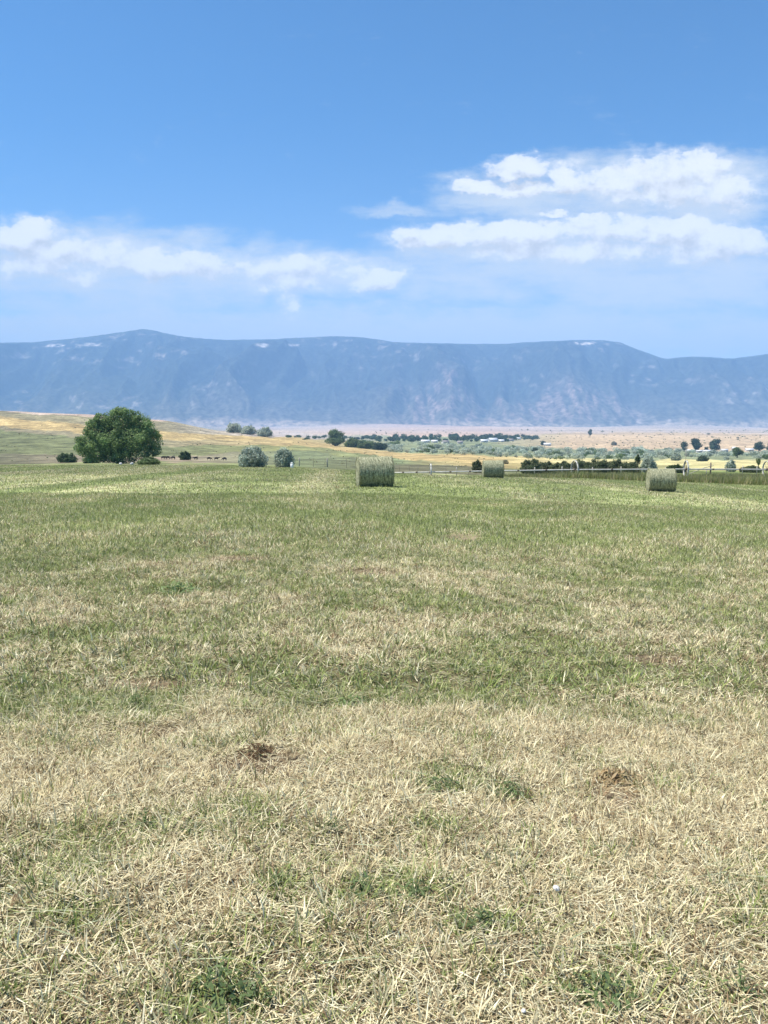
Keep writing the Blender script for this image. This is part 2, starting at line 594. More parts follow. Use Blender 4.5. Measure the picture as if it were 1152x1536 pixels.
blades('dry_chaff', XS, YS, LS, WS, LE, CS, 1, 'pale dry chaff lying in a mat between the stubble tufts',
       z=ground_z(XS, YS) + .004 + .018 * rng.random(len(XS)), cat='chaff')

# loose cut stems lying on the stubble
x, y = sample(1.3, 14, 130)
g = patches([ell(*a) for a in [(120, 1060, 200, 40), (1100, 1330, 110, 90), (130, 1390, 150, 40), (520, 1060, 200, 20), (820, 1385, 60, 12),
                               (700, 1010, 160, 14), (960, 1140, 120, 14), (900, 1460, 100, 40), (340, 1060, 120, 20), (930, 955, 120, 14)]], x, y, 77)
keep = rng.random(len(x)) < .16 + .84 * g
x, y = x[keep], y[keep]
n = len(x)
hd = np.where(rng.random(n) < .7, rng.normal(0, .35, n) + math.pi * (rng.random(n) < .5), rng.random(n) * 6.28)
c = np.array([[.46, .44, .27], [.36, .39, .24], [.62, .55, .34], [.3, .34, .2]])[rng.integers(0, 4, n)] * (.8 + .4 * rng.random(n))[:, None]
blades('loose_hay', x, y, .10 + .22 * rng.random(n) ** 2, .003 + .003 * rng.random(n), 1.40 + .17 * rng.random(n), c, 2,
       'loose cut hay stems lying flat on the stubble', z=ground_z(x, y) + .02 + .025 * rng.random(n), head=hd, curve=.2, cat='hay')

# tall uncut strip along the field edge, under the irrigation pipe
n = 90000
d = 80 + 22 * rng.random(n)
pxs = 600 + 640 * rng.random(n)
x = (pxs - CX) / F * d
wgt = sstep(690, 820, pxs) * .9 + .1
lim = np.interp(pxs, [590, 720, 860, 1240], [88, 86, 82, 80])
keep = (rng.random(n) < wgt * (.35 + 1.1 * fbm(x * .5, d * .5, 131, 2))) & (d > lim)
x, d, pxs = x[keep], d[keep], pxs[keep]
n = len(x)
c = np.array([[.26, .30, .09], [.32, .33, .12], [.40, .36, .18], [.22, .27, .08], [.46, .41, .24]])[rng.integers(0, 5, n)] * ((.75 + .5 * rng.random(n)) * (.7 + .6 * fbm(x * .4, d * .3, 137, 3)))[:, None]
hgt = (.5 + .45 * rng.random(n)) * (.6 + .8 * fbm(x * .25, d * .25, 133, 2)) * (.55 + .45 * sstep(690, 860, pxs))
blades('tall_grass', x, d, hgt, .03 + .04 * rng.random(n), .05 + .5 * rng.random(n), c * .8, 1,
       'uncut olive green grass along the field edge below the pipe', cat='grass')


# ------------------------------------------------------------------ foliage
def quads(name, P, N, size, colr, mat=M_LEAF, parent=None, asp=1.7):
    n = len(P)
    N = N / np.maximum(np.linalg.norm(N, axis=1), 1e-6)[:, None]
    r = rng.normal(size=(n, 3))
    T = np.cross(N, r)
    T /= np.maximum(np.linalg.norm(T, axis=1), 1e-6)[:, None]
    Bv = np.cross(N, T)
    s = (size * (.6 + .8 * rng.random(n)))[:, None]
    a, b = T * s * .5 * asp, Bv * s * .5
    V = np.stack([P - a, P + b * .8 - a * .1, P + a, P - b * .8 - a * .1], 1).reshape(-1, 3)
    return raw_mesh(name, V, np.arange(n * 4), np.full(n, 4), mat, parent, np.repeat(colr, 4, 0))


PAL = {
    'willow': np.array([[.18, .265, .09], [.24, .335, .125], [.12, .195, .07], [.31, .40, .18]]),
    'dark': np.array([[.065, .105, .042], [.085, .13, .055], [.052, .085, .036], [.105, .145, .065]]),
    'hedge': np.array([[.08, .11, .052], [.11, .135, .068], [.065, .092, .046], [.14, .155, .085]]),
    'olive_silver': np.array([[.46, .52, .42], [.37, .43, .34], [.55, .60, .50], [.26, .31, .24]]),
    'sage': np.array([[.50, .54, .43], [.42, .46, .36], [.58, .60, .48], [.32, .37, .27]]),
    'green': np.array([[.14, .20, .075], [.18, .24, .10], [.105, .155, .06], [.22, .27, .13]]),
    'bluegreen': np.array([[.07, .11, .06], [.09, .13, .075], [.06, .09, .05], [.11, .14, .08]]),
    'drybush': np.array([[.36, .33, .21], [.30, .28, .17], [.42, .38, .25], [.24, .23, .13]]),
}


def blob_leaves(blobs, per_area, ls, pal, seed_col=.3):
    """leaves scattered through ellipsoidal clumps (cx,cy,cz,rx,ry,rz)"""
    P, N, C, S = [], [], [], []
    for (cx, cy, cz, rx, ry, rz) in blobs:
        area = 4 * math.pi * ((rx * ry) ** 1.6 / 3 + (rx * rz) ** 1.6 / 3 + (ry * rz) ** 1.6 / 3) ** (1 / 1.6)
        n = max(int(area * per_area), 12)
        u = rng.normal(size=(n, 3))
        u /= np.linalg.norm(u, axis=1)[:, None]
        ripple = 1 + .28 * (fbm(u[:, 0] * 2.5 + cx, u[:, 2] * 2.5 + cz + u[:, 1] * 1.7, 141, 2) - .5) * 2
        r = (1 - .38 * rng.random(n) ** 1.7 + .10 * rng.normal(size=n) * .6) * ripple
        P.append(np.array([cx, cy, cz]) + u * r[:, None] * np.array([rx, ry, rz]))
        N.append(u + rng.normal(size=(n, 3)) * .55)
        tone = .8 + .4 * random.random()
        C.append(pal[rng.integers(0, len(pal), n)] * (tone * (.8 + .4 * rng.random(n)))[:, None])
        S.append(np.full(n, ls))
    return np.concatenate(P), np.concatenate(N), np.concatenate(S), np.concatenate(C)


def crown_blobs(W, H, base=.12, nb=9, depth=None, flat=1.0):
    Dp = depth or W
    out = []
    zc = H * (.5 + base / 2)
    hz = H * (1 - base) / 2
    for k in range(nb):
        a = 2 * math.pi * (k + random.random() * .7) / nb * 2.4
        rr = .62 * math.sqrt((k + .5) / nb)
        t = random.uniform(-.62, .66)
        sh = math.sqrt(max(1 - t * t, .2))
        rb = random.uniform(.26, .38)
        out.append((math.cos(a) * rr * sh * W * .55, math.sin(a) * rr * sh * Dp * .55, zc + t * hz,
                    rb * W * .62, rb * Dp * .62, rb * H * .55 * flat))
    out.append((0, 0, zc, W * .3, Dp * .3, hz * .75))
    out.append((random.uniform(-.1, .1) * W, 0, H - hz * .34, W * .2, Dp * .2, hz * .34))
    return out


def bush_blobs(W, H, nb=9, depth=None):
    Dp = depth or W
    out = [(0, 0, H * .46, W * .34, Dp * .34, H * .44)]
    for k in range(nb):
        a = 2 * math.pi * (k + random.random() * .6) / nb
        f = random.uniform(.24, .36)
        rb = random.uniform(.13, .2)
        hb = random.uniform(.28, .43)
        out.append((math.cos(a) * f * W, math.sin(a) * f * Dp, H * hb * random.uniform(.75, 1.0), rb * W, rb * Dp, H * hb))
    for k in range(max(nb // 2, 3)):
        a = random.random() * 6.28
        f = random.uniform(.03, .2)
        rb = random.uniform(.13, .19)
        out.append((math.cos(a) * f * W, math.sin(a) * f * Dp, H * random.uniform(.55, .74), rb * W, rb * Dp, H * random.uniform(.2, .27)))
    for k in range(nb + 4):
        a = random.random() * 6.28
        t = random.uniform(.25, 1.35)
        rb = random.uniform(.05, .10)
        q = .44 * math.sin(t) + .03
        out.append((math.cos(a) * q * W, math.sin(a) * q * Dp, H * (.12 + .78 * math.cos(t)) * random.uniform(.9, 1.1), rb * W, rb * Dp, min(rb * 1.2 * W, .16 * H)))
    return out


def tree(name, px, py, wpx, hpx, pal, label, cat, group=None, blobs=None, trunk=True, base=.12, nb=9, d=None, leaf_px=1.5, dens=1.0, depth=None):
    """a tree or shrub whose foot stands on the ground at this place; crown > leaves, trunk > limbs"""
    if d is None:
        x, y, z = hit(px, py)
    else:
        x, y, z = on_ground(px, d)
    k = y / F
    W, H = wpx * k, hpx * k
    root = empty(name, (x, y, z - .05 * min(H, 1)), label, cat, group, 0)
    if blobs is None:
        bl = crown_blobs(W, H, base, nb, depth * k if depth else None) if trunk else bush_blobs(W, H, nb, depth * k if depth else None)
    else:
        bl = [((bx - px) * k, by_ * k, (py - bz) * k, r * k, r * k * .95, r * k * .9) for (bx, by_, bz, r) in blobs]
    if blobs is not None:
        sub = []
        for (bx, by_, bz, r, r1, r2) in bl:
            for q in range(5):
                v = np.array([random.gauss(0, 1), random.gauss(-.5, .8), random.gauss(.35, .8)])
                v /= np.linalg.norm(v)
                rs = r * random.uniform(.28, .42)
                sub.append((bx + v[0] * r * .95, by_ + v[1] * r * .95, bz + v[2] * r * .9, rs, rs, rs * .8))
        bl = bl + sub
    ls = max(leaf_px * k, .06)
    P, N, S, C = blob_leaves(bl, dens * 1.25 / (ls * ls), ls, pal)
    ok = P[:, 2] > .02 * H
    quads('crown', P[ok], N[ok], S[ok], C[ok], M_LEAF, root)
    mb = MB()
    tr = max(W * .035, .05)
    if trunk:
        top = H * .62
        mb.tube([(0, 0, -.2), (.05 * tr, 0, H * .2), (tr * .5, tr * .3, top * .6), (tr, 0, top)], [tr * 1.3, tr, tr * .8, tr * .35], 8)
        for b in bl[:7]:
            s0 = H * random.uniform(.12, .32)
            mb.tube([(tr * .3, 0, s0), (b[0] * .5, b[1] * .5, (s0 + b[2]) * .5), (b[0], b[1], b[2])], [tr * .55, tr * .38, tr * .15], 6)
        mb.build('trunk', M_BARK, root, True)
    else:
        for b in bl[:6]:
            mb.tube([(b[0] * .12, b[1] * .12, -.1), (b[0] * .6, b[1] * .6, b[2] * .55), (b[0], b[1], b[2])], [tr * .5, tr * .35, tr * .15], 5)
        mb.build('stem', M_BARK, root, True)
    return root


# the big dark tree at the left field edge
wb = [(137, -6, 668, 18), (127, 2, 674, 12), (150, 4, 646, 19), (160, -4, 631, 12), (148, -8, 636, 10), (185, 2, 634, 21), (194, -3, 623, 11),
      (178, 6, 627, 11), (211, 4, 638, 18), (222, -5, 648, 14), (228, 5, 664, 15), (235, 0, 676, 9), (204, -12, 662, 22), (176, -14, 664, 20),
      (152, -12, 676, 18), (188, -14, 682, 17), (214, -4, 676, 16), (167, -4, 684, 16), (170, 8, 650, 22), (200, 12, 655, 24), (140, 8, 660, 16),
      (206, -6, 630, 9), (232, -2, 652, 8), (160, -10, 655, 14)]
tree('big_tree', 180, 695.5, 130, 83, PAL['willow'], 'large dark green spreading tree at the left edge of the field', 'tree', blobs=wb, leaf_px=1.55, dens=.9)
tree('bush', 102, 694, 34, 15, PAL['dark'], 'low green bush at the left foot of the large tree', 'bush', 'bushes at the foot of the large tree', trunk=False, base=0, nb=7)
tree('bush', 136, 695, 30, 12, PAL['green'], 'small pale green bush in front of the large tree, left side', 'bush', 'bushes at the foot of the large tree', trunk=False, base=0, nb=6)
tree('bush', 222, 697, 34, 11, PAL['green'], 'low rounded bush at the right foot of the large tree', 'bush', 'bushes at the foot of the large tree', trunk=False, base=0, nb=7)
tree('round_bush', 278, 690, 20, 14, PAL['dark'], 'round dark green bush standing among the grazing cattle', 'bush', trunk=False, base=0, nb=7, leaf_px=1.4)
tree('silver_shrub', 378, 700.5, 48, 31, PAL['olive_silver'], 'wider of the two silver grey shrubs at the field edge', 'shrub', 'silver shrubs at the field edge', trunk=False, base=.02, nb=12, leaf_px=1.5)
tree('silver_shrub', 426, 701, 31, 31, PAL['olive_silver'], 'narrower silver grey shrub beside the short white post', 'shrub', 'silver shrubs at the field edge', trunk=False, base=.03, nb=10, leaf_px=1.5)
tree('ridge_tree', 353, 655, 24, 16, PAL['sage'], 'grey green tree at the left end of the trio on the ridge', 'tree', 'grey trees on the golden ridge', base=.05, nb=8, leaf_px=1.3, d=960, trunk=False)
tree('ridge_tree', 374, 656, 24, 13, PAL['sage'], 'lower middle tree of the grey green trio on the ridge', 'tree', 'grey trees on the golden ridge', base=.05, nb=8, leaf_px=1.3, d=950, trunk=False)
tree('ridge_tree', 397, 658, 26, 15, PAL['olive_silver'], 'wide grey tree at the right end of the ridge trio', 'tree', 'grey trees on the golden ridge', base=.05, nb=9, leaf_px=1.3, d=940, trunk=False)
tree('cottonwood', 503, 668, 36, 25, PAL['green'], 'tall rounded green tree standing on the brow behind the large bale', 'tree', base=.0, nb=12, leaf_px=1.3, d=900)
tree('brow_tree', 530, 669, 26, 15, PAL['green'], 'low green tree just right of the tall rounded tree', 'tree', 'green trees on the brow', trunk=False, nb=9, leaf_px=1.3, d=880)
tree('brow_tree', 549, 670, 28, 14, PAL['green'], 'middle one of the low green trees on the brow', 'tree', 'green trees on the brow', trunk=False, nb=9, leaf_px=1.3, d=860)
tree('brow_tree', 569, 672, 26, 12, PAL['bluegreen'], 'smallest low green tree at the right end of the brow', 'tree', 'green trees on the brow', trunk=False, nb=9, leaf_px=1.3, d=840)
# behind the pipe
tree('dark_shrub', 716, 704, 20, 20, PAL['hedge'], 'dark shrub beside the left end of the middle bale', 'shrub', trunk=False, base=0, nb=8, leaf_px=1.4, d=135)
for (bx, w_, h_, dd) in ((797, 30, 22, 128), (818, 26, 17, 132), (843, 30, 18, 128), (872, 32, 20, 130), (897, 34, 22, 127), (922, 30, 20, 131), (945, 28, 17, 128)):
    tree('thicket_bush', bx, 705, w_ * 1.25, h_ + 1, PAL['hedge'] * 1.25, 'dark green bush in the thicket row behind the pipe', 'bush',
         'thicket bushes behind the pipe', trunk=False, base=0, nb=9, leaf_px=1.4, d=dd)
tree('slender_tree', 956, 704, 9, 29, PAL['dark'], 'slender dark tree with a bare stem at the right end of the thicket', 'tree', base=.5, nb=5, leaf_px=1.3, d=134)
tree('silver_shrub', 974, 704, 26, 26, PAL['olive_silver'], 'silver grey shrub just behind the right hand bale', 'shrub', trunk=False, base=.02, nb=9, leaf_px=1.4, d=140)
tree('dark_brush', 1014, 704, 30, 14, PAL['dark'], 'low dark brush behind the pipe right of the right hand bale', 'shrub', trunk=False, base=0, nb=7, leaf_px=1.4, d=136)
tree('grey_shrub', 1013, 690, 15, 13, PAL['olive_silver'], 'grey leafless looking shrub above the low dark brush', 'shrub', trunk=False, base=0, nb=7, leaf_px=1.3, d=480)
tree('dark_mound_shrub', 1053, 690, 18, 9, PAL['bluegreen'], 'flat dark shrub in the straw coloured meadow', 'shrub', trunk=False, base=0, nb=6, leaf_px=1.3, d=450)
tree('grey_shrub', 1096, 703, 16, 20, PAL['olive_silver'], 'grey shrub with pale stems at the far right of the meadow', 'shrub', trunk=False, base=.05, nb=7, leaf_px=1.4, d=150)
tree('dark_brush', 1128, 703, 34, 11, PAL['hedge'], 'low dark green brush beside the last wheel at the right edge', 'shrub', trunk=False, base=0, nb=8, leaf_px=1.4, d=140)
tree('young_tree', 1138, 702, 9, 19, PAL['green'], 'thin young tree at the right edge of the picture', 'tree', base=.45, nb=4, leaf_px=1.3, d=170)
tree('meadow_bush', 757, 690, 14, 6, PAL['drybush'], 'small brownish bush above the middle bale', 'bush', trunk=False, base=0, nb=5, leaf_px=1.2, d=300)
tree('green_tree', 1105, 688, 22, 16, PAL['green'], 'bright green tree with gaps in front of the white farm sheds', 'tree', base=.15, nb=6, leaf_px=1.3, d=620)
# farm trees on the right and on the dry slope
for (bx, by_, w_, h_, lb) in ((1025, 677, 13, 16, 'narrow upright dark tree, left of the farm trees'), (1043, 675, 19, 20, 'tallest round dark tree beside the farm sheds'),
                              (1058, 675, 9, 8, 'small dark tree tucked right of the tallest farm tree'), (1070, 677, 20, 20, 'broad dark tree right of the tallest farm tree'),
                              (1137, 675, 17, 16, 'round dark tree beyond the bright green gappy tree'), (1153, 674, 12, 14, 'dark tree cut by the right picture edge')):
    tree('farm_tree', bx, by_, w_, h_, PAL['bluegreen'], lb, 'tree', 'dark trees by the farm sheds', base=.04, nb=8, leaf_px=1.2, d=1150 if bx < 1060 else 1120)
tree('lone_tree', 885, 656, 8, 12, PAL['bluegreen'], 'lone dark tree on the skyline of the dry tan slope', 'tree', base=.1, nb=6, leaf_px=1.1)
tree('slope_bush', 815, 668, 9, 7, PAL['bluegreen'], 'dark bush beside the small white farmhouse on the slope', 'bush', trunk=False, base=0, nb=6, leaf_px=1.1)
tree('slope_bush', 921, 668, 9, 6, PAL['drybush'], 'brown bush alone on the dry tan slope', 'bush', trunk=False, base=0, nb=6, leaf_px=1.1)
tree('dark_tree', 803, 681, 12, 10, PAL['bluegreen'], 'dark round tree rising out of the silver shrub belt', 'tree', base=.05, nb=6, leaf_px=1.2)


def mass(name, spots, pal_names, label, cat, leaf_px=1.2, dens=.7):
    P, N, S, C = [], [], [], []
    for (x, y, z, W, H) in spots:
        k = y / F
        ls = max(leaf_px * k, .05)
        bl = []
        for q in range(3):
            a = random.random() * 6.28
            bl.append((x + math.cos(a) * W * .22, y + math.sin(a) * W * .3, z + H * random.uniform(.35, .62), W * .33, W * .35, H * random.uniform(.32, .42)))
        p, n_, s_, c_ = blob_leaves(bl, dens / (ls * ls), ls, PAL[random.choice(pal_names)])
        ok = p[:, 2] > z - .05 * H
        P.append(p[ok]); N.append(n_[ok]); S.append(s_[ok]); C.append(c_[ok] * random.uniform(.85, 1.2))
    o = quads(name, np.concatenate(P), np.concatenate(N), np.concatenate(S), np.concatenate(C))
    return tag(o, label, cat, None, 'stuff')


# silvery shrub belt across the valley floor
sp = []
for k in range(430):
    px = random.uniform(575, 1200)
    lo = np.interp(px, [575, 640, 720, 800, 1200], [679, 681, 683, 690, 691])
    hi = np.interp(px, [575, 700, 800, 1200], [667, 671, 677, 680])
    py = random.uniform(hi, lo)
    x, y, z = hit(px, py)
    if y < 200 or y > 1800 or (1020 < px < 1135 and not 684 < py < 687 and random.random() < .85):
        continue
    w = random.uniform(7, 15) * y / F
    sp.append((x, y, z, w, w * random.uniform(.5, .75)))
mass('shrub_belt', sp, ['sage', 'sage', 'olive_silver', 'sage', 'olive_silver', 'green'], 'belt of silvery shrubs across the valley floor', 'shrubs')
# blue-green tree belt around the far village
sp = []
for k in range(170):
    px = random.uniform(556, 806) if k < 140 else random.uniform(410, 560)
    py = random.uniform(657, 663) if px < 770 else random.uniform(656, 660)
    if px < 560:
        py = random.uniform(656, 660)
    x, y, z = hit(px, py)
    if y < 1000:
        continue
    w = random.uniform(6, 11) * y / F
    sp.append((x, y, z, w, w * random.uniform(.6, 1.0) * (.55 if px > 770 or px < 560 else 1)))
mass('far_trees', sp, ['bluegreen', 'dark'], 'bluish belt of far trees around the village in the valley', 'trees', 1.1)
# small dark scrub dotted over the ridge and the dry slopes
sp = []
for k in range(2600):
    px = random.uniform(-60, 1210)
    if px < 460:
        py = random.uniform(620, 692)
    elif px > 790:
        py = random.uniform(645, 676)
    else:
        py = random.uniform(640, 700)
    x, y, z = hit(px, py)
    if y < 118 or y > 5000 or (px < 460 and 620 < py < 664 and random.random() < .8):
        continue
    if fbm(x / (y * .07), y / 14.0, 151, 3) < .56:
        continue
    w = random.uniform(.8, 2.8) * y / F
    if px > 790 and random.random() < .05:
        w *= 2.0
    sp.append((x, y, z, w, w * random.uniform(.28, .45)))
mass('scrub', sp, ['drybush', 'drybush', 'green', 'drybush'], 'small scrub dotted over the pasture and dry slopes', 'scrub', .8, .8)


# ------------------------------------------------------------------ hay bales
def bale_material(name, ends=False):
    m, nt, b = new_mat(name)
    L = nt.links.new
    tc = nt.nodes.new('ShaderNodeTexCoord')
    mp = nt.nodes.new('ShaderNodeMapping')
    nz = nt.nodes.new('ShaderNodeTexNoise')
    nz.inputs['Detail'].default_value = 6
    if ends:
        sep = nt.nodes.new('ShaderNodeSeparateXYZ'); L(tc.outputs['Object'], sep.inputs[0])
        ln = nt.nodes.new('ShaderNodeVectorMath'); ln.operation = 'LENGTH'
        cmb0 = nt.nodes.new('ShaderNodeCombineXYZ'); L(sep.outputs[1], cmb0.inputs[1])
        sb = nt.nodes.new('ShaderNodeMath'); sb.operation = 'SUBTRACT'; sb.inputs[1].default_value = .74; L(sep.outputs[2], sb.inputs[0])
        L(sb.outputs[0], cmb0.inputs[2]); L(cmb0.outputs[0], ln.inputs[0])
        cmb = nt.nodes.new('ShaderNodeCombineXYZ'); L(ln.outputs['Value'], cmb.inputs[0])
        sc3 = nt.nodes.new('ShaderNodeVectorMath'); sc3.operation = 'SCALE'; sc3.inputs['Scale'].default_value = .12
        L(cmb0.outputs[0], sc3.inputs[0])
        ad = nt.nodes.new('ShaderNodeVectorMath'); L(cmb.outputs[0], ad.inputs[0]); L(sc3.outputs[0], ad.inputs[1])
        L(ad.outputs[0], nz.inputs['Vector']); nz.inputs['Scale'].default_value = 26
    else:
        mp.inputs['Scale'].default_value = (14, 2.2, 2.2)
        L(tc.outputs['Object'], mp.inputs['Vector']); L(mp.outputs[0], nz.inputs['Vector'])
        nz.inputs['Scale'].default_value = 2.2
    n2 = nt.nodes.new('ShaderNodeTexNoise'); n2.inputs['Scale'].default_value = 30; n2.inputs['Detail'].default_value = 4
    L(tc.outputs['Object'], n2.inputs['Vector'])
    ad2 = nt.nodes.new('ShaderNodeMath'); L(nz.outputs['Fac'], ad2.inputs[0]); L(n2.outputs['Fac'], ad2.inputs[1])
    rp = nt.nodes.new('ShaderNodeValToRGB')
    e = rp.color_ramp.elements
    e[0].position, e[0].color = .40, (.105, .10, .058, 1)
    e[1].position, e[1].color = .60, (.52, .50, .33, 1)
    k = e.new(.5); k.color = (.25, .26, .16, 1)
    hf = nt.nodes.new('ShaderNodeMath'); hf.operation = 'MULTIPLY'; hf.inputs[1].default_value = .5
    L(ad2.outputs[0], hf.inputs[0]); L(hf.outputs[0], rp.inputs['Fac']); L(rp.outputs['Color'], b.inputs['Base Color'])
    b.inputs['Roughness'].default_value = .95
    inp(b, ['Specular IOR Level', 'Specular'], .1)
    bp = nt.nodes.new('ShaderNodeBump'); bp.inputs['Strength'].default_value = .9; bp.inputs['Distance'].default_value = .03
    L(hf.outputs[0], bp.inputs['Height']); L(bp.outputs[0], b.inputs['Normal'])
    return m


M_BALE = bale_material('rolled_hay')
M_BALE_END = bale_material('bale_end', True)


def bale(px, d, dia, wid, rz, label, seed):
    x, y, z = on_ground(px, d)
    root = empty('hay_bale', (x, y, z - .05), label, 'hay bale', 'round hay bales left on the field', rz)
    r = dia / 2
    nx, na = 36, 96
    xs = np.linspace(-wid / 2, wid / 2, nx)
    an = np.linspace(0, 2 * math.pi, na, endpoint=False)
    XX, AA = np.meshgrid(xs, an, indexing='ij')
    edge = np.minimum(wid / 2 - np.abs(XX), .09) / .09
    rr = r * (1 - .05 * (1 - edge) ** 2) + .035 * (fbm(XX * 9 + seed, AA * 1.6, seed, 3) - .5) + .05 * (fbm(XX * 1.3, np.cos(AA) * 1.3 + np.sin(AA) * 2, seed + 5, 2) - .5)
    Yv, Zv = rr * np.cos(AA), rr * np.sin(AA) + r
    Zv = np.maximum(Zv, .035 + .02 * (vnoise(XX * 8, Yv * 8, seed) - .5))           # it has settled on its foot
    idx = np.arange(nx * na).reshape(nx, na)
    q = np.stack([idx[:-1], np.roll(idx, -1, 1)[:-1], np.roll(idx, -1, 1)[1:], idx[1:]], -1).reshape(-1, 4)
    raw_mesh('hay_roll', np.stack([XX, Yv, Zv], -1).reshape(-1, 3), q, np.full(len(q), 4), M_BALE, root, None, True)
    for sgn in (-1, 1):
        ring = idx[0] if sgn < 0 else idx[-1]
        V = [(sgn * (wid / 2 + .02), 0, r)]
        fs = []
        nr = 14
        for k in range(1, nr + 1):
            f = k / nr
            for j in range(na):
                yy, zz = Yv.ravel()[ring[j]] * f, (Zv.ravel()[ring[j]] - r) * f + r
                V.append((sgn * (wid / 2 + .03 * (1 - f * f) + (.03 * (vnoise(f * 14, math.sin(an[j]) * 1.5 + 3, seed + 2) - .5) if k < nr else 0)), yy, zz))
        for j in range(na):
            fs.append((0, 1 + j, 1 + (j + 1) % na)[::sgn])
        for k in range(nr - 1):
            for j in range(na):
                a, b_ = 1 + k * na + j, 1 + k * na + (j + 1) % na
                fs.append((a, a + na, b_ + na, b_)[::sgn])
        raw_mesh('end_face', V, [i for f in fs for i in f], [len(f) for f in fs], M_BALE_END, root, None, True)
    # stray strands poking out of the wrapped surface
    n = 5200
    a = rng.random(n) * 2 * math.pi
    xx = (rng.random(n) - .5) * wid * .99
    edge = rng.random(n) < .28
    xx = np.where(edge, np.sign(xx) * wid * (.47 + .04 * rng.random(n)), xx)
    nrm = np.stack([np.where(edge, np.sign(xx) * .7, 0), np.cos(a), np.sin(a)], -1)
    tang = np.stack([rng.normal(0, .25, n), -np.sin(a), np.cos(a)], -1)
    base = np.stack([xx, np.cos(a) * r * .985, np.sin(a) * r * .985 + r], -1)
    L_ = (.05 + .11 * rng.random(n) ** 2)[:, None]
    dirv = tang * np.sign(rng.random(n) - .5)[:, None] + nrm * (.12 + .5 * rng.random(n) ** 2)[:, None]
    dirv /= np.linalg.norm(dirv, axis=1)[:, None]
    sd = np.cross(dirv, nrm)
    sd /= np.maximum(np.linalg.norm(sd, axis=1), 1e-6)[:, None]
    sd *= (.004 + .005 * rng.random(n))[:, None]
    ok = base[:, 2] > .06
    V = np.stack([base - sd, base + sd, base + dirv * L_], 1)[ok]
    c = np.array([[.42, .41, .26], [.34, .35, .21], [.5, .47, .32], [.24, .25, .15]])[rng.integers(0, 4, n)][ok]
    m_ = len(V)
    raw_mesh('loose_strand', V.reshape(-1, 3), np.arange(m_ * 3), np.full(m_, 3), M_GRASS, root, np.repeat(c, 3, 0))['kind'] = 'stuff'


bale(562, 37.0, 1.50, 1.66, R(9), 'largest and nearest round hay bale left of centre', 3)
bale(739.5, 64.0, 1.50, 1.66, R(-2), 'smallest and farthest round hay bale in front of the pipe', 13)
bale(992.5, 49.0, 1.50, 1.62, R(-9), 'middle sized round hay bale standing at the right', 23)


# ------------------------------------------------------------------ side-roll irrigation line
def irrigation_line():
    pts = []
    for (px, py, d) in ((584, 709.3, 92), (646, 708.3, 92), (735, 706.6, 92.5), (862, 704.6, 93.5), (1029, 703.8, 95), (1150, 704.2, 97), (1300, 704.6, 99)):
        pts.append(np.array(at(px, py, d)))
    o = pts[0]
    root = empty('irrigation_line', tuple(o), 'long pale irrigation pipe on spoked wheels across the field edge', 'irrigation line')
    mb = MB()
    mb.tube([p - o for p in pts], .085, 10)
    mb.build('pipe', M_ALU, root, True)
    for i in range(len(pts) - 1):
        for f in (.33, .66):
            c = pts[i] * (1 - f) + pts[i + 1] * f - o
            t = (pts[i + 1] - pts[i]) / np.linalg.norm(pts[i + 1] - pts[i])
            cl = MB()
            cl.tube([c - t * .12, c + t * .12], .105, 10)
            cl.build('coupling', M_STEEL, root, True)
    for i, (px, py) in enumerate(((646, 708.3), (862, 704.6), (1029, 703.8), (1150, 704.2))):
        c = pts[(1, 3, 4, 5)[i]] - o
        t = pts[(1, 3, 4, 5)[i]] - pts[(1, 3, 4, 5)[i] - 1]
        rz = math.atan2(t[1], t[0])
        rad = (1.02, 1.14, 1.06, 1.06)[i]
        rz += (0, .03, -.22, -.2)[i]
        w = MB()
        n = 44
        vs, fs = [], []
        for k in range(n):
            a = 2 * math.pi * k / n
            for (dx, dr) in ((-.09, 0), (.09, 0), (.09, .05), (-.09, .05)):
                vs.append((dx, (rad - dr) * math.cos(a), (rad - dr) * math.sin(a)))
        for k in range(n):
            a, b = k * 4, ((k + 1) % n) * 4
            for j in range(4):
                fs.append((a + j, a + (j + 1) % 4, b + (j + 1) % 4, b + j))
        w.add(vs, fs)
        for k in range(0, n, 4):
            a = 2 * math.pi * k / n
            w.box((0, (rad + .03) * math.cos(a), (rad + .03) * math.sin(a)), (.2, .05, .05))
        wh = w.build('wheel', M_ALU, root)
        wh.location = c
        wh.rotation_euler = (0, 0, rz)
        s = MB()
        for k in range(8):
            a = 2 * math.pi * (k + .37 * i) / 8
            s.tube([(0, .13 * math.cos(a), .13 * math.sin(a)), (0, (rad - .05) * math.cos(a), (rad - .05) * math.sin(a))], .022, 6)
        s.build('spoke', M_STEEL, wh)
        h = MB()
        h.tube([(-.14, 0, 0), (.14, 0, 0)], .15, 14)
        h.build('hub', M_STEEL, wh)


irrigation_line()


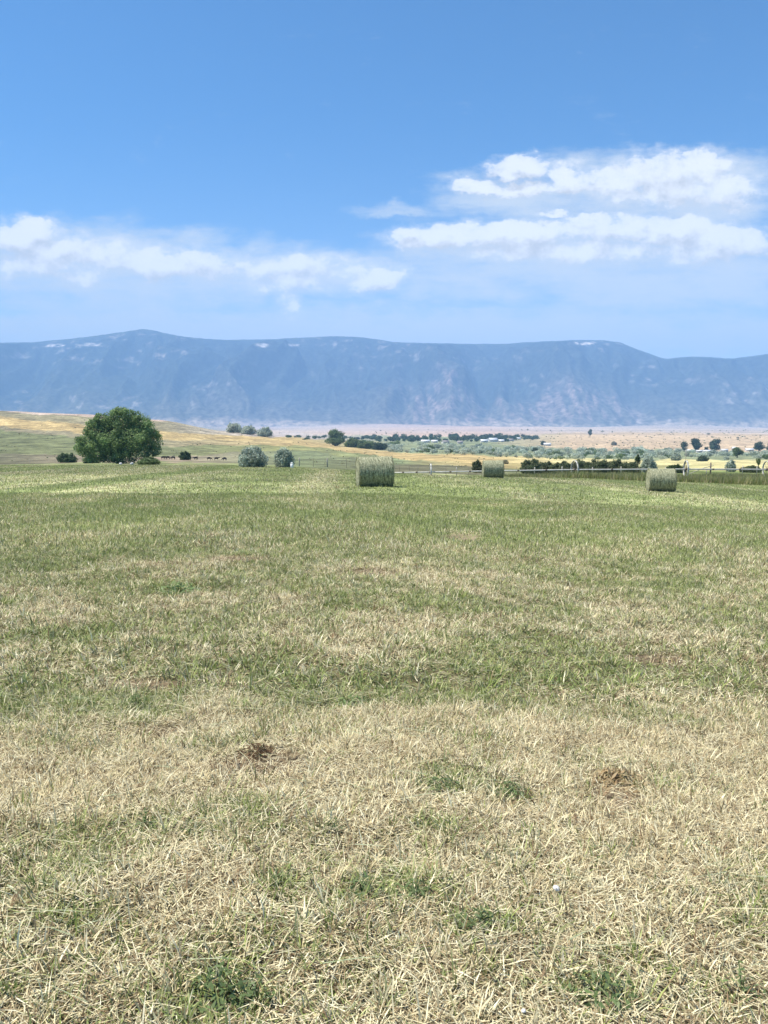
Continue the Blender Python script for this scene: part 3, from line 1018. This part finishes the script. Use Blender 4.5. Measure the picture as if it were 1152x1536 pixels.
# ------------------------------------------------------------------ wire fence
def wire_fence():
    posts = [(449, 112, 1), (470, 112, 0), (491, 112, 1), (520, 113, 0), (599, 116, 0), (614, 116, 0), (627, 116, 0), (669, 116, 0), (685, 116, 1), (703, 117, 0), (757, 117, 0),
             (775, 117, 0), (802, 118, 1), (814, 118, 0), (843, 118, 1), (866, 118, 0), (889, 118, 1), (912, 118, 0), (932, 118, 1), (956, 118, 0), (999, 119, 1), (1030, 119, 0),
             (1090, 120, 0), (1114, 120, 1), (1136, 120, 1), (1165, 121, 0)]
    x0, y0, z0 = on_ground(449, 112)
    root = empty('wire_fence', (x0, y0, z0), 'thin wire fence with wooden and steel posts behind the pipe', 'fence')
    tops = []
    for (px, d, wood) in posts:
        x, y, z = on_ground(px, d)
        lean = random.uniform(-.06, .06)
        m = MB()
        h = random.uniform(1.25, 1.5)
        bx, by_, bz = x - x0, y - y0, z - z0
        if wood:
            m.tube([(bx, by_, bz - .3), (bx + lean * .5, by_, bz + h * .6), (bx + lean, by_, bz + h)], [.085, .08, .07], 8)
        else:
            m.box((bx, by_, bz + h * .45), (.045, .05, h * 1.1))
            m.box((bx, by_ + .03, bz + h * .45), (.02, .04, h * 1.08))
        m.build('post', M_WOOD if wood else M_STEEL, root)
        tops.append((bx, by_ - .1, bz))
    for hh in (.35, .7, 1.05):
        m = MB()
        m.tube([(a, b, c + hh) for (a, b, c) in tops], .008, 4)
        m.build('wire', M_STEEL, root)
    return root


wire_fence()


def brace():
    x, y, z = on_ground(1066, 118)
    root = empty('brace_post', (x, y, z), 'dark wooden brace post with a long sloping pole in the meadow', 'fence post')
    m = MB()
    m.tube([(0, 0, -.3), (.01, 0, 1.0), (0, 0, 2.0)], [.12, .11, .1], 10)
    m.build('post', M_STEEL, root, True)
    k = 118 / F
    m = MB()
    m.tube([(-31 * k, .12, .25), (-1, .12, 1.15)], [.06, .055], 8)
    m.tube([(-1, .12, 1.15), (.5, .12, 1.55)], [.055, .05], 8)
    m.build('sloping_pole', M_WOOD, root, True)
    m = MB()
    m.tube([(-6 * k, .05, -.2), (-5.6 * k, .05, 1.1)], [.08, .07], 8)
    m.build('short_post', M_WOOD, root, True)


brace()


def pole(px, d, hpx, label, mat, r=.14):
    x, y, z = on_ground(px, d)
    h = hpx * d / F
    root = empty('utility_pole', (x, y, z), label, 'utility pole')
    m = MB()
    m.tube([(0, 0, -.5), (0, 0, h * .5), (0, 0, h)], [r, r * .85, r * .7], 8)
    m.build('pole', mat, root, True)
    m = MB()
    m.box((0, -.2, h * .93), (2.0, .12, .14))
    m.build('crossarm', mat, root)


pole(1028, 330, 27, 'thin wooden utility pole in the meadow left of the brace post', M_WOOD)
pole(540, 1500, 17, 'pale utility pole far behind the green trees on the brow', M_WOOD, .25)

# short white post at the foot of the narrow silver shrub
x, y, z = hit(438, 702)
m = MB()
m.tube([(0, 0, -.2), (0, 0, .48), (0, 0, .50)], [.17, .17, .12], 12)
m.box((.0, 0, .56), (.26, .26, .12))
o = m.build('marker_post', M_WHITE)
o.location = (x, y, z)
tag(o, 'short white post at the foot of the narrower silver shrub', 'post')


def stone(px, py, s, label, mat=M_STONE, cat='stone', name='stone', group=None, d=None, lift=.3):
    x, y, z = hit(px, py)
    n1, n2 = 8, 12
    vs, fs = [], []
    for i in range(n1 + 1):
        for j in range(n2):
            t, p = math.pi * i / n1, 2 * math.pi * j / n2
            u = np.array([math.sin(t) * math.cos(p), math.sin(t) * math.sin(p), math.cos(t)])
            rr = 1 + .35 * (float(fbm(u[0] * 1.7 + px, u[1] * 1.7 + u[2] * 1.3, 161, 2)) - .5)
            vs.append(tuple(u * rr * np.array(s) / 2))
    for i in range(n1):
        for j in range(n2):
            a, b = i * n2 + j, i * n2 + (j + 1) % n2
            fs.append((a, a + n2, b + n2, b))
    q = MB()
    q.add(vs, fs)
    o = q.build(name, mat, None, True)
    o.location = (x, y, z + s[2] * lift)
    o.rotation_euler = (0, 0, random.random() * 3)
    return tag(o, label, cat, group)


stone(181, 697, (.42, .4, .36), 'left one of two white stones below the large tree', group='white stones below the large tree')
stone(198, 697, (.46, .4, .38), 'right one of two white stones below the large tree', group='white stones below the large tree')
stone(834, 1347, (.017, .026, .02), 'bright white pebble in the dry grass right of centre', M_WHITE, 'pebble', 'pebble', lift=1.9)
stone(785, 1530, (.014, .012, .01), 'tiny white pebble at the bottom edge of the picture', M_WHITE, 'pebble', 'pebble', lift=2.6)


# ------------------------------------------------------------------ weeds in the stubble
def weed(px, py, size, label, leaves=46, pal=None, upright=.5, name='weed', group='green weeds in the stubble'):
    x, y, z = hit(px, py)
    root = empty(name, (x, y, z), label, 'weed', group)
    pal = PAL['green'] * 1.0 if pal is None else pal
    n = leaves
    a = rng.random(n) * 6.28
    rad = size * rng.random(n) ** .7
    P = np.stack([np.cos(a) * rad, np.sin(a) * rad * .8, .015 + size * upright * rng.random(n) * (1.1 - rad / size)], -1)
    N = np.stack([np.cos(a) * .5, np.sin(a) * .5, np.ones(n)], -1) + rng.normal(size=(n, 3)) * .45
    quads('leaf', P, N, np.full(n, size * .11), pal[rng.integers(0, 4, n)] * (.8 + .5 * rng.random(n))[:, None], M_LEAF, root, 3.2 if 'dead' in name else 2.3)['kind'] = 'stuff'
    m = MB()
    for k in range(7):
        j = random.randrange(n)
        m.tube([(0, 0, -.02), tuple(P[j] * np.array([.5, .5, .7])), tuple(P[j])], [.003, .0025, .0015], 5)
    m.build('stem', noise_green, root, True)


noise_green = noise_mat('weed_stem', (.1, .14, .05), (.16, .2, .08), 20)
for (px, py, s, up, lb) in ((330, 1500, .13, 1.2, 'tall dark green weed at the bottom left'), (385, 1505, .09, 1.1, 'small dark weed right of the tall bottom left weed'),
                            (546, 1345, .11, .8, 'dark leafy weed left of centre in the lower stubble'), (620, 1342, .10, .6, 'spreading weed right beside the dark leafy weed'),
                            (718, 1388, .10, .7, 'weed with drooping leaves left of the white pebble'), (765, 1195, .13, .6, 'dark clump of weeds right of centre'),
                            (660, 1185, .13, .5, 'flat dark weed patch at centre'), (218, 1242, .08, 1.2, 'upright weed sprig in pale straw at left'),
                            (290, 1250, .07, .8, 'small dark weed right of the upright sprig'), (900, 1495, .14, .6, 'broad weed patch at the bottom right'),
                            (1112, 1490, .09, 1.4, 'upright weed near the bottom right corner'), (268, 888, .30, .6, 'light green broad leaved weed in the left middle of the field'),
                            (945, 1060, .13, .6, 'dark weed tuft in the straw right of centre'), (530, 1058, .16, .5, 'bright green weed at the centre of the green patch'),
                            (205, 1058, .12, .7, 'bluish green weed left in the green patch'), (410, 1322, .06, .8, 'small weed left of the dark leafy weed'),
                            (505, 1245, .07, 1.0, 'thin weed just above centre of the lower stubble')):
    weed(px, py, s * .8, lb, 110 if s > .09 else 60, PAL['green'] * 1.05 if 'bright' not in lb and 'light' not in lb else PAL['green'] * 1.5, up)
weed(385, 1132, .10, 'dead brown weed clump beside the bare soil', 130, np.array([[.16, .09, .045], [.2, .12, .06], [.1, .06, .03], [.24, .16, .09]]), .5, 'dead_weed', 'dead brown weeds')
weed(925, 1175, .17, 'wide reddish brown dead weed right of centre', 120, np.array([[.40, .29, .15], [.46, .35, .20], [.34, .24, .13], [.52, .42, .25]]), .35, 'dead_weed', 'dead brown weeds')


# ------------------------------------------------------------------ cattle
def cow_mesh(graze):
    hz = .55 if graze else 1.35
    V = [(-.62, 0, 1.12), (0, 0, 1.08), (.55, 0, 1.15), (.95, 0, 1.2 if not graze else 1.0), (1.28, 0, hz), (1.55, 0, hz - .18),
         (-.68, .22, .78), (-.76, .22, .42), (-.70, .22, .04), (-.68, -.22, .78), (-.76, -.22, .42), (-.64, -.22, .04),
         (.56, .2, .75), (.58, .2, .4), (.56, .2, .04), (.56, -.2, .75), (.54, -.2, .4), (.62, -.2, .04), (-.98, 0, 1.1), (-1.06, 0, .6)]
    E = [(0, 1), (1, 2), (2, 3), (3, 4), (4, 5), (0, 6), (6, 7), (7, 8), (0, 9), (9, 10), (10, 11), (2, 12), (12, 13), (13, 14), (2, 15), (15, 16), (16, 17), (0, 18), (18, 19)]
    rad = [.36, .43, .36, .22, .17, .10, .2, .1, .06, .2, .1, .06, .16, .09, .06, .16, .09, .06, .07, .04]
    me = bpy.data.meshes.new('cow')
    me.from_pydata(V, E, [])
    o = bpy.data.objects.new('cow', me)
    col.objects.link(o)
    md = o.modifiers.new('skin', 'SKIN')
    for i, r in enumerate(rad):
        me.skin_vertices[0].data[i].radius = (r * .82, r)
    me.skin_vertices[0].data[1].use_root = True
    s = o.modifiers.new('sub', 'SUBSURF')
    s.levels = s.render_levels = 1
    me.materials.append(M_COW)
    return o


cows = [(245.5, 688.6, 1, 0, 'leftmost black cow, just right of the large tree'), (252, 688.0, 0, 1, 'black cow second from the left near the large tree'),
        (260, 688.6, 1, 1, 'black cow third from left, left of the round bush'), (294, 689.4, 0, 1, 'black cow grazing just right of the round bush'),
        (314, 690.2, 1, 0, 'small black cow in the middle of the row right of the bush'), (325, 690.6, 0, 0, 'black cow second from the right in the row'),
        (337, 691.2, 1, 1, 'rightmost black cow of the grazing row')]
ca, cb = cow_mesh(True), cow_mesh(False)
used = set()
for (px, py, gr, fl, lb) in cows:
    src = ca if gr else cb
    if src.name in used:
        c = src.copy()
        col.objects.link(c)
        c.name = 'cow'
    else:
        c = src
        used.add(src.name)
    x, y, z = on_ground(px, 285)
    c.location = (x, y, z)
    c.rotation_euler = (0, 0, (math.pi if fl else 0) + random.uniform(-.4, .4))
    c.scale = (.85, .85, .82)
    tag(c, lb, 'cow', 'black cattle grazing beyond the field')


# ------------------------------------------------------------------ far houses
def house(px, py, w, dp, h, rh, rz, label, roof, name='house', cat='house', group=None):
    x, y, z = hit(px, py)
    root = empty(name, (x, y, z), label, cat, group, rz)
    m = MB()
    m.add([(-w / 2, -dp / 2, -1), (w / 2, -dp / 2, -1), (w / 2, dp / 2, -1), (-w / 2, dp / 2, -1), (-w / 2, -dp / 2, h), (w / 2, -dp / 2, h), (w / 2, dp / 2, h), (-w / 2, dp / 2, h),
           (-w / 2, 0, h + rh - .05), (w / 2, 0, h + rh - .05)],
          [(0, 1, 5, 4), (2, 3, 7, 6), (1, 2, 6, 9, 5), (3, 0, 4, 8, 7)])
    m.build('wall', M_WALL, root)
    e = .5
    t = .25
    m = MB()
    for s in (-1, 1):
        y1, y0 = s * (dp / 2 + e), 0
        z1, z0 = h - rh * e / (dp / 2), h + rh
        a = [(-w / 2 - e, y1, z1), (w / 2 + e, y1, z1), (w / 2 + e, y0, z0), (-w / 2 - e, y0, z0)]
        b = [(p[0], p[1], p[2] + t) for p in a]
        m.add(a + b, [(0, 1, 2, 3), (4, 5, 6, 7), (0, 1, 5, 4), (1, 2, 6, 5), (3, 0, 4, 7)])
    m.build('roof', roof, root)
    for fx in (-.28, .1, .32):
        m = MB()
        m.box((fx * w, -dp / 2 - .03, h * .55), (1.4, .1, 1.2))
        m.build('window', M_GLASS, root)
    m = MB()
    m.box((-.08 * w, -dp / 2 - .03, 1.0), (1.1, .1, 2.1))
    m.build('door', M_STEEL, root)


G = 'pale houses of the far village'
house(638, 664, 16, 9, 3.2, 2.2, .1, 'longest pale roofed house at the left of the far village', M_ROOF, group=G)
house(652, 664, 11, 9, 3, 2, -.2, 'pale house just right of the longest village house', M_ROOF, group=G)
house(668, 665, 12, 9, 3, 2.2, .4, 'grey roofed house in the middle of the far village', M_ROOF2, group=G)
house(690, 665.5, 10, 8, 3, 2, .0, 'small grey roofed house below the tallest far trees', M_ROOF2, group=G)
house(726, 663.5, 14, 10, 3.4, 2.6, .15, 'white roofed house left of the big white barn', M_ROOF, group=G)
house(739, 662.5, 22, 12, 4.2, 4.0, .5, 'big white roofed barn in the far village', M_ROOF, 'barn', 'barn', G)
house(752, 663, 12, 9, 3.2, 2.2, -.1, 'pale house just right of the big white barn', M_ROOF, group=G)
house(766, 661.5, 12, 9, 3.2, 2.4, .2, 'house with pale walls toward the right of the village', M_ROOF2, group=G)
house(778, 659.5, 10, 8, 3.6, 2, 0, 'bright white shed at the right end of the village', M_ROOF, 'shed', 'shed', G)
house(821, 668.5, 14, 9, 3.2, 2.2, -.3, 'small white farmhouse alone on the dry slope', M_ROOF)
G = 'white sheds of the farm on the right'
house(1035, 678, 9, 4, 2.6, .8, .1, 'white trailer below the tallest farm tree', M_ROOF, 'trailer', 'trailer', G)
house(1049, 679, 8, 4, 2.6, .7, -.1, 'white trailer between the two largest farm trees', M_ROOF, 'trailer', 'trailer', G)
house(1061, 679.5, 12, 5, 3, 1, .1, 'long white shed below the broad farm tree', M_ROOF, 'shed', 'shed', G)
house(1086, 678, 10, 6, 3, 1.4, .2, 'pale shed right of the broad farm tree', M_ROOF, 'shed', 'shed', G)
house(1101, 677, 6, 6, 5, 2, .0, 'tall narrow white shed behind the bright green tree', M_ROOF, 'shed', 'shed', G)
house(1124, 677, 12, 7, 3, 1.6, -.1, 'white shed left of the round dark tree', M_ROOF, 'shed', 'shed', G)


# ------------------------------------------------------------------ mountains
def mountains():
    cp = np.array([-500, -250, 0, 60, 120, 180, 205, 222, 240, 265, 300, 340, 400, 450, 500, 530, 560, 590, 620, 700, 760, 820, 860, 900, 922, 950, 975, 992, 1030, 1060, 1090, 1120, 1152, 1300, 1650.0])
    cy = np.array([522, 518, 514, 513, 507.5, 500, 496, 493.5, 496, 502, 507, 509.5, 509, 506.5, 504, 504.5, 508, 512.5, 514, 516, 515.5, 511.5, 509.5, 510, 513, 524, 533, 538.5, 534.5, 535.5, 538, 534, 529.5, 524, 520])
    npx, nr = 760, 150
    px = np.linspace(-420, 1580, npx)
    crest = np.interp(px, cp, cy)
    ker = np.exp(-np.linspace(-2, 2, 7) ** 2); ker /= ker.sum()
    crest = np.convolve(np.pad(crest, 3, mode='edge'), ker, 'valid') + (fbm(px / 14, px * 0, 171, 3) - .5) * 1.6
    t = np.linspace(0, 1, nr)
    T, PX = np.meshgrid(t, px, indexing='ij')
    CR = np.broadcast_to(crest, T.shape)
    d0, d1 = 7800.0, 10800.0
    D = d0 + (d1 - d0) * T
    U = (PX - CX) / F
    _, tb = ray(CX, 643.0)
    _, tc = ray(CX, CR)
    zb = CAM_H + tb * d0
    zc = CAM_H + tc * d1
    prof = .40 * T + .60 * (T ** 1.0) * (1 - .30 * np.sin(math.pi * T))
    prof = sstep(0, 1, T) * .45 + T * .55
    Z = zb + (zc - zb) * prof
    X = U * D
    # spurs and gullies that run down the face
    warp = (fbm(X / 900, D / 900, 177, 3) - .5) * 900
    g1 = 1 - np.abs(2 * fbm((X + warp) / 1150, D / 5200, 181, 4) - 1)
    g2 = 1 - np.abs(2 * fbm((X + warp * .6) / 360, D / 1900, 187, 4) - 1)
    amp = np.sin(math.pi * np.clip(T, 0, 1)) ** .8 * (1 - T ** 6)
    Z = Z + amp * ((g1 - .6) * 720 + (g2 - .6) * 340)
    Z = np.minimum(Z, CAM_H + np.interp(PX, px, ray(CX, crest + 1.5)[1]) * D * (T < .985) + 1e6 * (T >= .985))
    # back side
    Xb, Db, Zb = X[-1:] * 1.1, np.full_like(D[-1:], 12200.0), np.full_like(Z[-1:], -60.0)
    X = np.concatenate([X, Xb]); D = np.concatenate([D, Db]); Z = np.concatenate([Z, Zb])
    nr += 1
    idx = np.arange(nr * npx).reshape(nr, npx)
    q = np.stack([idx[:-1, :-1], idx[:-1, 1:], idx[1:, 1:], idx[1:, :-1]], -1).reshape(-1, 4)
    # cover: forest, meadows and bare rock as they lie on the slope
    PXf = np.concatenate([PX, PX[-1:]]); Tf = np.concatenate([T, T[-1:]])
    forest = np.array([.030, .038, .034])
    scrubc = np.array([.13, .115, .085])
    rock = np.array([.55, .46, .40])
    lowm = 1 - sstep(.05, .42, Tf + .18 * (fbm(X / 500, D / 700, 191, 3) - .5))
    C = forest * (1 - .55 * lowm[..., None]) + scrubc * .55 * lowm[..., None]
    topm = sstep(.90, .97, Tf + .06 * (fbm(X / 500, D / 300, 192, 3) - .5))
    C = C * (1 - .3 * topm[..., None]) + np.array([.10, .11, .05]) * .3 * topm[..., None]
    rk = .5 * sstep(.58, .76, fbm(X / 75, Z / 50, 193, 5)) * (.12 + .88 * sstep(.5, .62, fbm(X / 1500, Z / 300, 195, 2)))
    rk = rk * np.where(Tf > .96, .2, 1)
    cl = sstep(560, 640, PXf) * (1 - sstep(930, 980, PXf)) * sstep(.02, .06, Tf) * (1 - sstep(.22, .36, Tf + .22 * (fbm(X / 420, D * 0, 197, 3) - .5)))
    cl = cl * (.1 + .9 * sstep(.42, .62, fbm(X / 45, Z / 90, 199, 5)))
    pinkr = np.array([.36, .25, .21])
    rk = np.minimum(rk, 1.2)
    C = C * (1 - .6 * rk[..., None]) + rock * .6 * rk[..., None]
    C = C * (1 - .42 * cl[..., None]) + pinkr * .42 * cl[..., None]
    fans = 1 - sstep(.0, .06, Tf + .13 * (fbm(X / 650, D / 900, 207, 4) - .62))
    C = C * (1 - .8 * fans[..., None]) + np.array([.34, .27, .20]) * .8 * fans[..., None]
    # bare pale ledges just below the rim
    for (a, b, ya, yb) in ((862, 892, 513, 517.5), (70, 100, 516, 520), (125, 158, 514, 519), (383, 402, 515, 521), (430, 452, 516, 519.5), (106, 122, 516, 521)):
        pxx, pyy = project(X, D, Z)
        wob = (fbm(X / 120, Z / 60, 201, 3) - .5) * 7
        k = sstep(a - 3, a + 5, pxx + wob) * (1 - sstep(b - 5, b + 3, pxx + wob)) * sstep(ya - .8, ya + .8, pyy + wob * .25) * (1 - sstep(yb - .8, yb + .8, pyy + wob * .25))
        k = k * .7 * sstep(.35, .55, fbm(X / 70, Z / 40, 211, 3))
        C = C * (1 - k[..., None]) + np.array([.62, .55, .48]) * k[..., None]
    C = C * (.8 + .4 * fbm(X / 60, Z / 40, 203, 3))[..., None]
    m, nt, b = new_mat('mountain_cover')
    L = nt.links.new
    a = nt.nodes.new('ShaderNodeAttribute'); a.attribute_name = 'col'
    geo = nt.nodes.new('ShaderNodeNewGeometry')
    nz = nt.nodes.new('ShaderNodeTexNoise'); nz.inputs['Scale'].default_value = .02; nz.inputs['Detail'].default_value = 6
    L(geo.outputs['Position'], nz.inputs['Vector'])
    mr = nt.nodes.new('ShaderNodeMapRange'); mr.inputs[1].default_value = .3; mr.inputs[2].default_value = .7; mr.inputs[3].default_value = .35; mr.inputs[4].default_value = 1.75
    L(nz.outputs['Fac'], mr.inputs[0])
    vm = nt.nodes.new('ShaderNodeVectorMath'); vm.operation = 'SCALE'
    L(a.outputs['Color'], vm.inputs[0]); L(mr.outputs[0], vm.inputs['Scale']); L(vm.outputs[0], b.inputs['Base Color'])
    b.inputs['Roughness'].default_value = 1.0
    inp(b, ['Specular IOR Level', 'Specular'], 0.0)
    o = raw_mesh('mountains', np.stack([X, D, Z], -1).reshape(-1, 3), q, np.full(len(q), 4), m, None, C.reshape(-1, 3), True)
    tag(o, kind='structure')


mountains()


# ------------------------------------------------------------------ haze: one closed box of air
HAZE_DENSITY = .97e-4
HAZE_COLOR = (.33, .59, 1.0)
m = bpy.data.materials.new('haze_air')
m.use_nodes = True
nt = m.node_tree
nt.nodes.remove(nt.nodes['Principled BSDF'])
pv = nt.nodes.new('ShaderNodeVolumePrincipled')
pv.inputs['Color'].default_value = (*HAZE_COLOR, 1)
pv.inputs['Density'].default_value = HAZE_DENSITY
pv.inputs['Anisotropy'].default_value = 0.0
nt.links.new(pv.outputs[0], nt.nodes['Material Output'].inputs['Volume'])
mb = MB()
mb.box((0, 6200, 580), (26000, 14000, 1460))
o = mb.build('haze', m)
tag(o, 'pale blue haze in the air over the valley', 'haze', None, 'stuff')


# ------------------------------------------------------------------ world: Nishita sky with clouds
SUN_EL, SUN_AZ = R(65), R(-86)          # azimuth from +Y (view direction) toward +X; negative = left
w = bpy.data.worlds.new('World')
scene.world = w
w.use_nodes = True
nt = w.node_tree
L = nt.links.new
for n in list(nt.nodes):
    nt.nodes.remove(n)


class E:
    def __init__(self, s):
        self.s = s

    def _op(self, op, *o):
        n = nt.nodes.new('ShaderNodeMath')
        n.operation = op
        for i, v in enumerate((self,) + o):
            if isinstance(v, E):
                L(v.s, n.inputs[i])
            else:
                n.inputs[i].default_value = float(v)
        return E(n.outputs[0])

    def __add__(s, o): return s._op('ADD', o)
    def __radd__(s, o): return s._op('ADD', o)
    def __sub__(s, o): return s._op('SUBTRACT', o)
    def __rsub__(s, o): return (s * -1.0) + o
    def __mul__(s, o): return s._op('MULTIPLY', o)
    def __rmul__(s, o): return s._op('MULTIPLY', o)
    def __truediv__(s, o): return s._op('DIVIDE', o)
    def max(s, o): return s._op('MAXIMUM', o)
    def min(s, o): return s._op('MINIMUM', o)
    def smax(s, o, k): return s._op('SMOOTH_MAX', o, k)

    def ss(s, a, b, lo=0.0, hi=1.0):
        n = nt.nodes.new('ShaderNodeMapRange')
        n.interpolation_type = 'SMOOTHSTEP'
        L(s.s, n.inputs[0])
        n.inputs[1].default_value, n.inputs[2].default_value, n.inputs[3].default_value, n.inputs[4].default_value = a, b, lo, hi
        return E(n.outputs[0])


tc = nt.nodes.new('ShaderNodeTexCoord')
sep = nt.nodes.new('ShaderNodeSeparateXYZ')
L(tc.outputs['Generated'], sep.inputs[0])
dx, dy, dz = E(sep.outputs[0]), E(sep.outputs[1]), E(sep.outputs[2])
dyc = dy.max(.08)
A, EL = dx / dyc, dz / dyc


def wnoise(a, b, scale, detail, seed, rough=.55, dist=0.0):
    c = nt.nodes.new('ShaderNodeCombineXYZ')
    L(a.s, c.inputs[0]); L(b.s, c.inputs[1]); c.inputs[2].default_value = seed
    n = nt.nodes.new('ShaderNodeTexNoise')
    n.inputs['Scale'].default_value = scale
    n.inputs['Detail'].default_value = detail
    n.inputs['Roughness'].default_value = rough
    n.inputs['Distortion'].default_value = dist
    L(c.outputs[0], n.inputs['Vector'])
    return E(n.outputs['Fac'])


ELs = EL * 1.7
w1 = (wnoise(A, ELs, 14, 5, 1.3) - .5) * .075 + (wnoise(A, ELs, 55, 4, 2.3) - .5) * .022
w2 = (wnoise(A, ELs, 14, 5, 5.7) - .5) * .040 + (wnoise(A, ELs, 55, 4, 7.7) - .5) * .018
AW, EW = A + w1, EL + w2


def blobs_field(lst, a, e):
    f = None
    for (px, py, rx, ry, wgt) in lst:
        u, t = ray(px, py)
        ax = (a - float(u)) * (F / rx)
        ex = (e - float(t)) * (F / ry)
        v = (1.0 - (ax * ax + ex * ex)) * wgt
        v = v.max(-1.0)
        f = v if f is None else f.smax(v, .25)
    return f


PUFF = [(782, 250, 50, 19, 1.0), (728, 281, 50, 12, .8), (775, 285, 60, 14, .7), (852, 274, 34, 26, .95), (925, 270, 70, 22, .75), (1012, 254, 82, 32, 1.0), (1000, 285, 110, 26, .7),
        (1090, 290, 80, 24, .6), (655, 356, 84, 22, 1.0), (775, 352, 100, 20, 1.0), (925, 347, 80, 24, 1.0), (1010, 348, 80, 26, 1.0), (1095, 368, 80, 28, .95), (822, 320, 24, 5, .7),
        (895, 327, 44, 7, .8), (900, 375, 230, 18, .55), (20, 352, 70, 28, .95), (110, 376, 110, 26, .85), (235, 394, 130, 22, .85), (60, 400, 120, 22, .5), (340, 402, 80, 18, .4), (470, 402, 90, 18, .5),
        (565, 418, 42, 18, .75), (440, 425, 60, 16, .5), (425, 455, 16, 26, .45)]
VEIL = [(1000, 290, 230, 60, 1.0), (800, 300, 150, 34, .7), (880, 375, 330, 55, 1.1), (960, 425, 330, 50, .9), (720, 420, 170, 36, .7), (100, 395, 290, 62, 1.1), (300, 410, 240, 48, 1.0), (490, 412, 150, 40, .9),
        (428, 455, 34, 40, .8), (595, 313, 60, 9, .5), (640, 480, 380, 22, .35), (150, 452, 320, 26, .55), (560, 502, 1100, 48, 1.15)]
fine = wnoise(A, EL * 1.25, 26, 10, 9.1, .64)
big = wnoise(A, ELs, 9, 5, 3.3, .55)
pf = blobs_field(PUFF, AW, EW)
vf = blobs_field(VEIL, AW, EW)
wisp = wnoise(A + w1 * .8, EL * 3.2 + w2, 16, 10, 17.7, .68)
pd = pf + (fine - .5) * 2.3 + (big - .5) * .8 + (wisp - .5) * .9
puff_a = pd.ss(-.50, .95) * .58 + pd.ss(.18, .50) * .42
# relief of the puffs: compare the cloud thickness with the thickness a little toward the sun
fine_s = wnoise(A - .010, (EL + .012) * 1.25, 26, 10, 9.1, .64)
pf_s = blobs_field(PUFF, AW, EW + .014)
relief = (fine - fine_s) * 1.5 + (pf - pf_s) * .45
shade = relief.ss(-.45, .22, .66, 1.05)
streak = wnoise(A, EL * 6.0, 7, 8, 13.3, .66)
vd = vf + (big - .5) * 1.2 + (streak - .5) * 1.5 + (wisp - .5) * 1.5 + (fine - .5) * .5
veil_a = vd.ss(-.60, 1.1) * .90

front = dy.ss(.05, .25)
sky = nt.nodes.new('ShaderNodeTexSky')
sky.sky_type = 'NISHITA'
sky.sun_disc = False
sky.sun_elevation = SUN_EL
sky.sun_rotation = SUN_AZ
sky.altitude = 1200
sky.air_density = 1.0
sky.dust_density = .5
sky.ozone_density = 2.2
hsv = nt.nodes.new('ShaderNodeHueSaturation')
hsv.inputs['Saturation'].default_value = 1.0
tint = nt.nodes.new('ShaderNodeMixRGB')
tint.blend_type = 'MULTIPLY'
L(EL.ss(-.02, .40, .15, 1.0).s, tint.inputs[0])
tint.inputs[2].default_value = (.44, .83, 1.05, 1)
L(hsv.outputs[0], tint.inputs[1])
L(sky.outputs[0], hsv.inputs['Color'])
bg = nt.nodes.new('ShaderNodeBackground')
bg.inputs['Strength'].default_value = .083
L(tint.outputs[0], bg.inputs['Color'])
bgv = nt.nodes.new('ShaderNodeBackground')
bgv.inputs['Color'].default_value = (.86, .925, .97, 1)
bgv.inputs['Strength'].default_value = .48
cw = nt.nodes.new('ShaderNodeBackground')
cw.inputs['Color'].default_value = (1, 1, 1, 1)
L((shade * .56).s, cw.inputs['Strength'])
m1 = nt.nodes.new('ShaderNodeMixShader')
L((veil_a * front).s, m1.inputs[0]); L(bg.outputs[0], m1.inputs[1]); L(bgv.outputs[0], m1.inputs[2])
m2 = nt.nodes.new('ShaderNodeMixShader')
L((puff_a * front * .92).s, m2.inputs[0]); L(m1.outputs[0], m2.inputs[1]); L(cw.outputs[0], m2.inputs[2])
out = nt.nodes.new('ShaderNodeOutputWorld')
L(m2.outputs[0], out.inputs['Surface'])

# ------------------------------------------------------------------ sun
sd = bpy.data.lights.new('sun', 'SUN')
sd.energy = 4.2
sd.angle = R(.53)
sd.color = (1.0, .94, .84)
so = bpy.data.objects.new('sun', sd)
col.objects.link(so)
sx, sy, sz = math.cos(SUN_EL) * math.sin(SUN_AZ), math.cos(SUN_EL) * math.cos(SUN_AZ), math.sin(SUN_EL)
from mathutils import Vector
so.rotation_euler = Vector((sx, sy, sz)).to_track_quat('Z', 'Y').to_euler()
so.location = (sx * 50, sy * 50, sz * 50)

# ------------------------------------------------------------------ camera
cd = bpy.data.cameras.new('camera')
cd.sensor_fit = 'VERTICAL'
cd.sensor_height = 36
cd.lens = 27.0
cd.clip_start = .05
cd.clip_end = 60000
co = bpy.data.objects.new('camera', cd)
col.objects.link(co)
co.location = (0, 0, CAM_H)
co.rotation_euler = (math.pi / 2 - PITCH, 0, 0)
scene.camera = co

# ------------------------------------------------------------------ render settings
scene.view_settings.view_transform = 'Standard'
scene.view_settings.look = 'None'
scene.view_settings.gamma = 1
scene.view_settings.exposure = 0.95
scene.cycles.max_bounces = 6
scene.cycles.diffuse_bounces = 3
scene.cycles.glossy_bounces = 2
scene.cycles.transmission_bounces = 3
scene.cycles.volume_bounces = 1
scene.cycles.use_denoising = True
scene.cycles.sample_clamp_indirect = 4
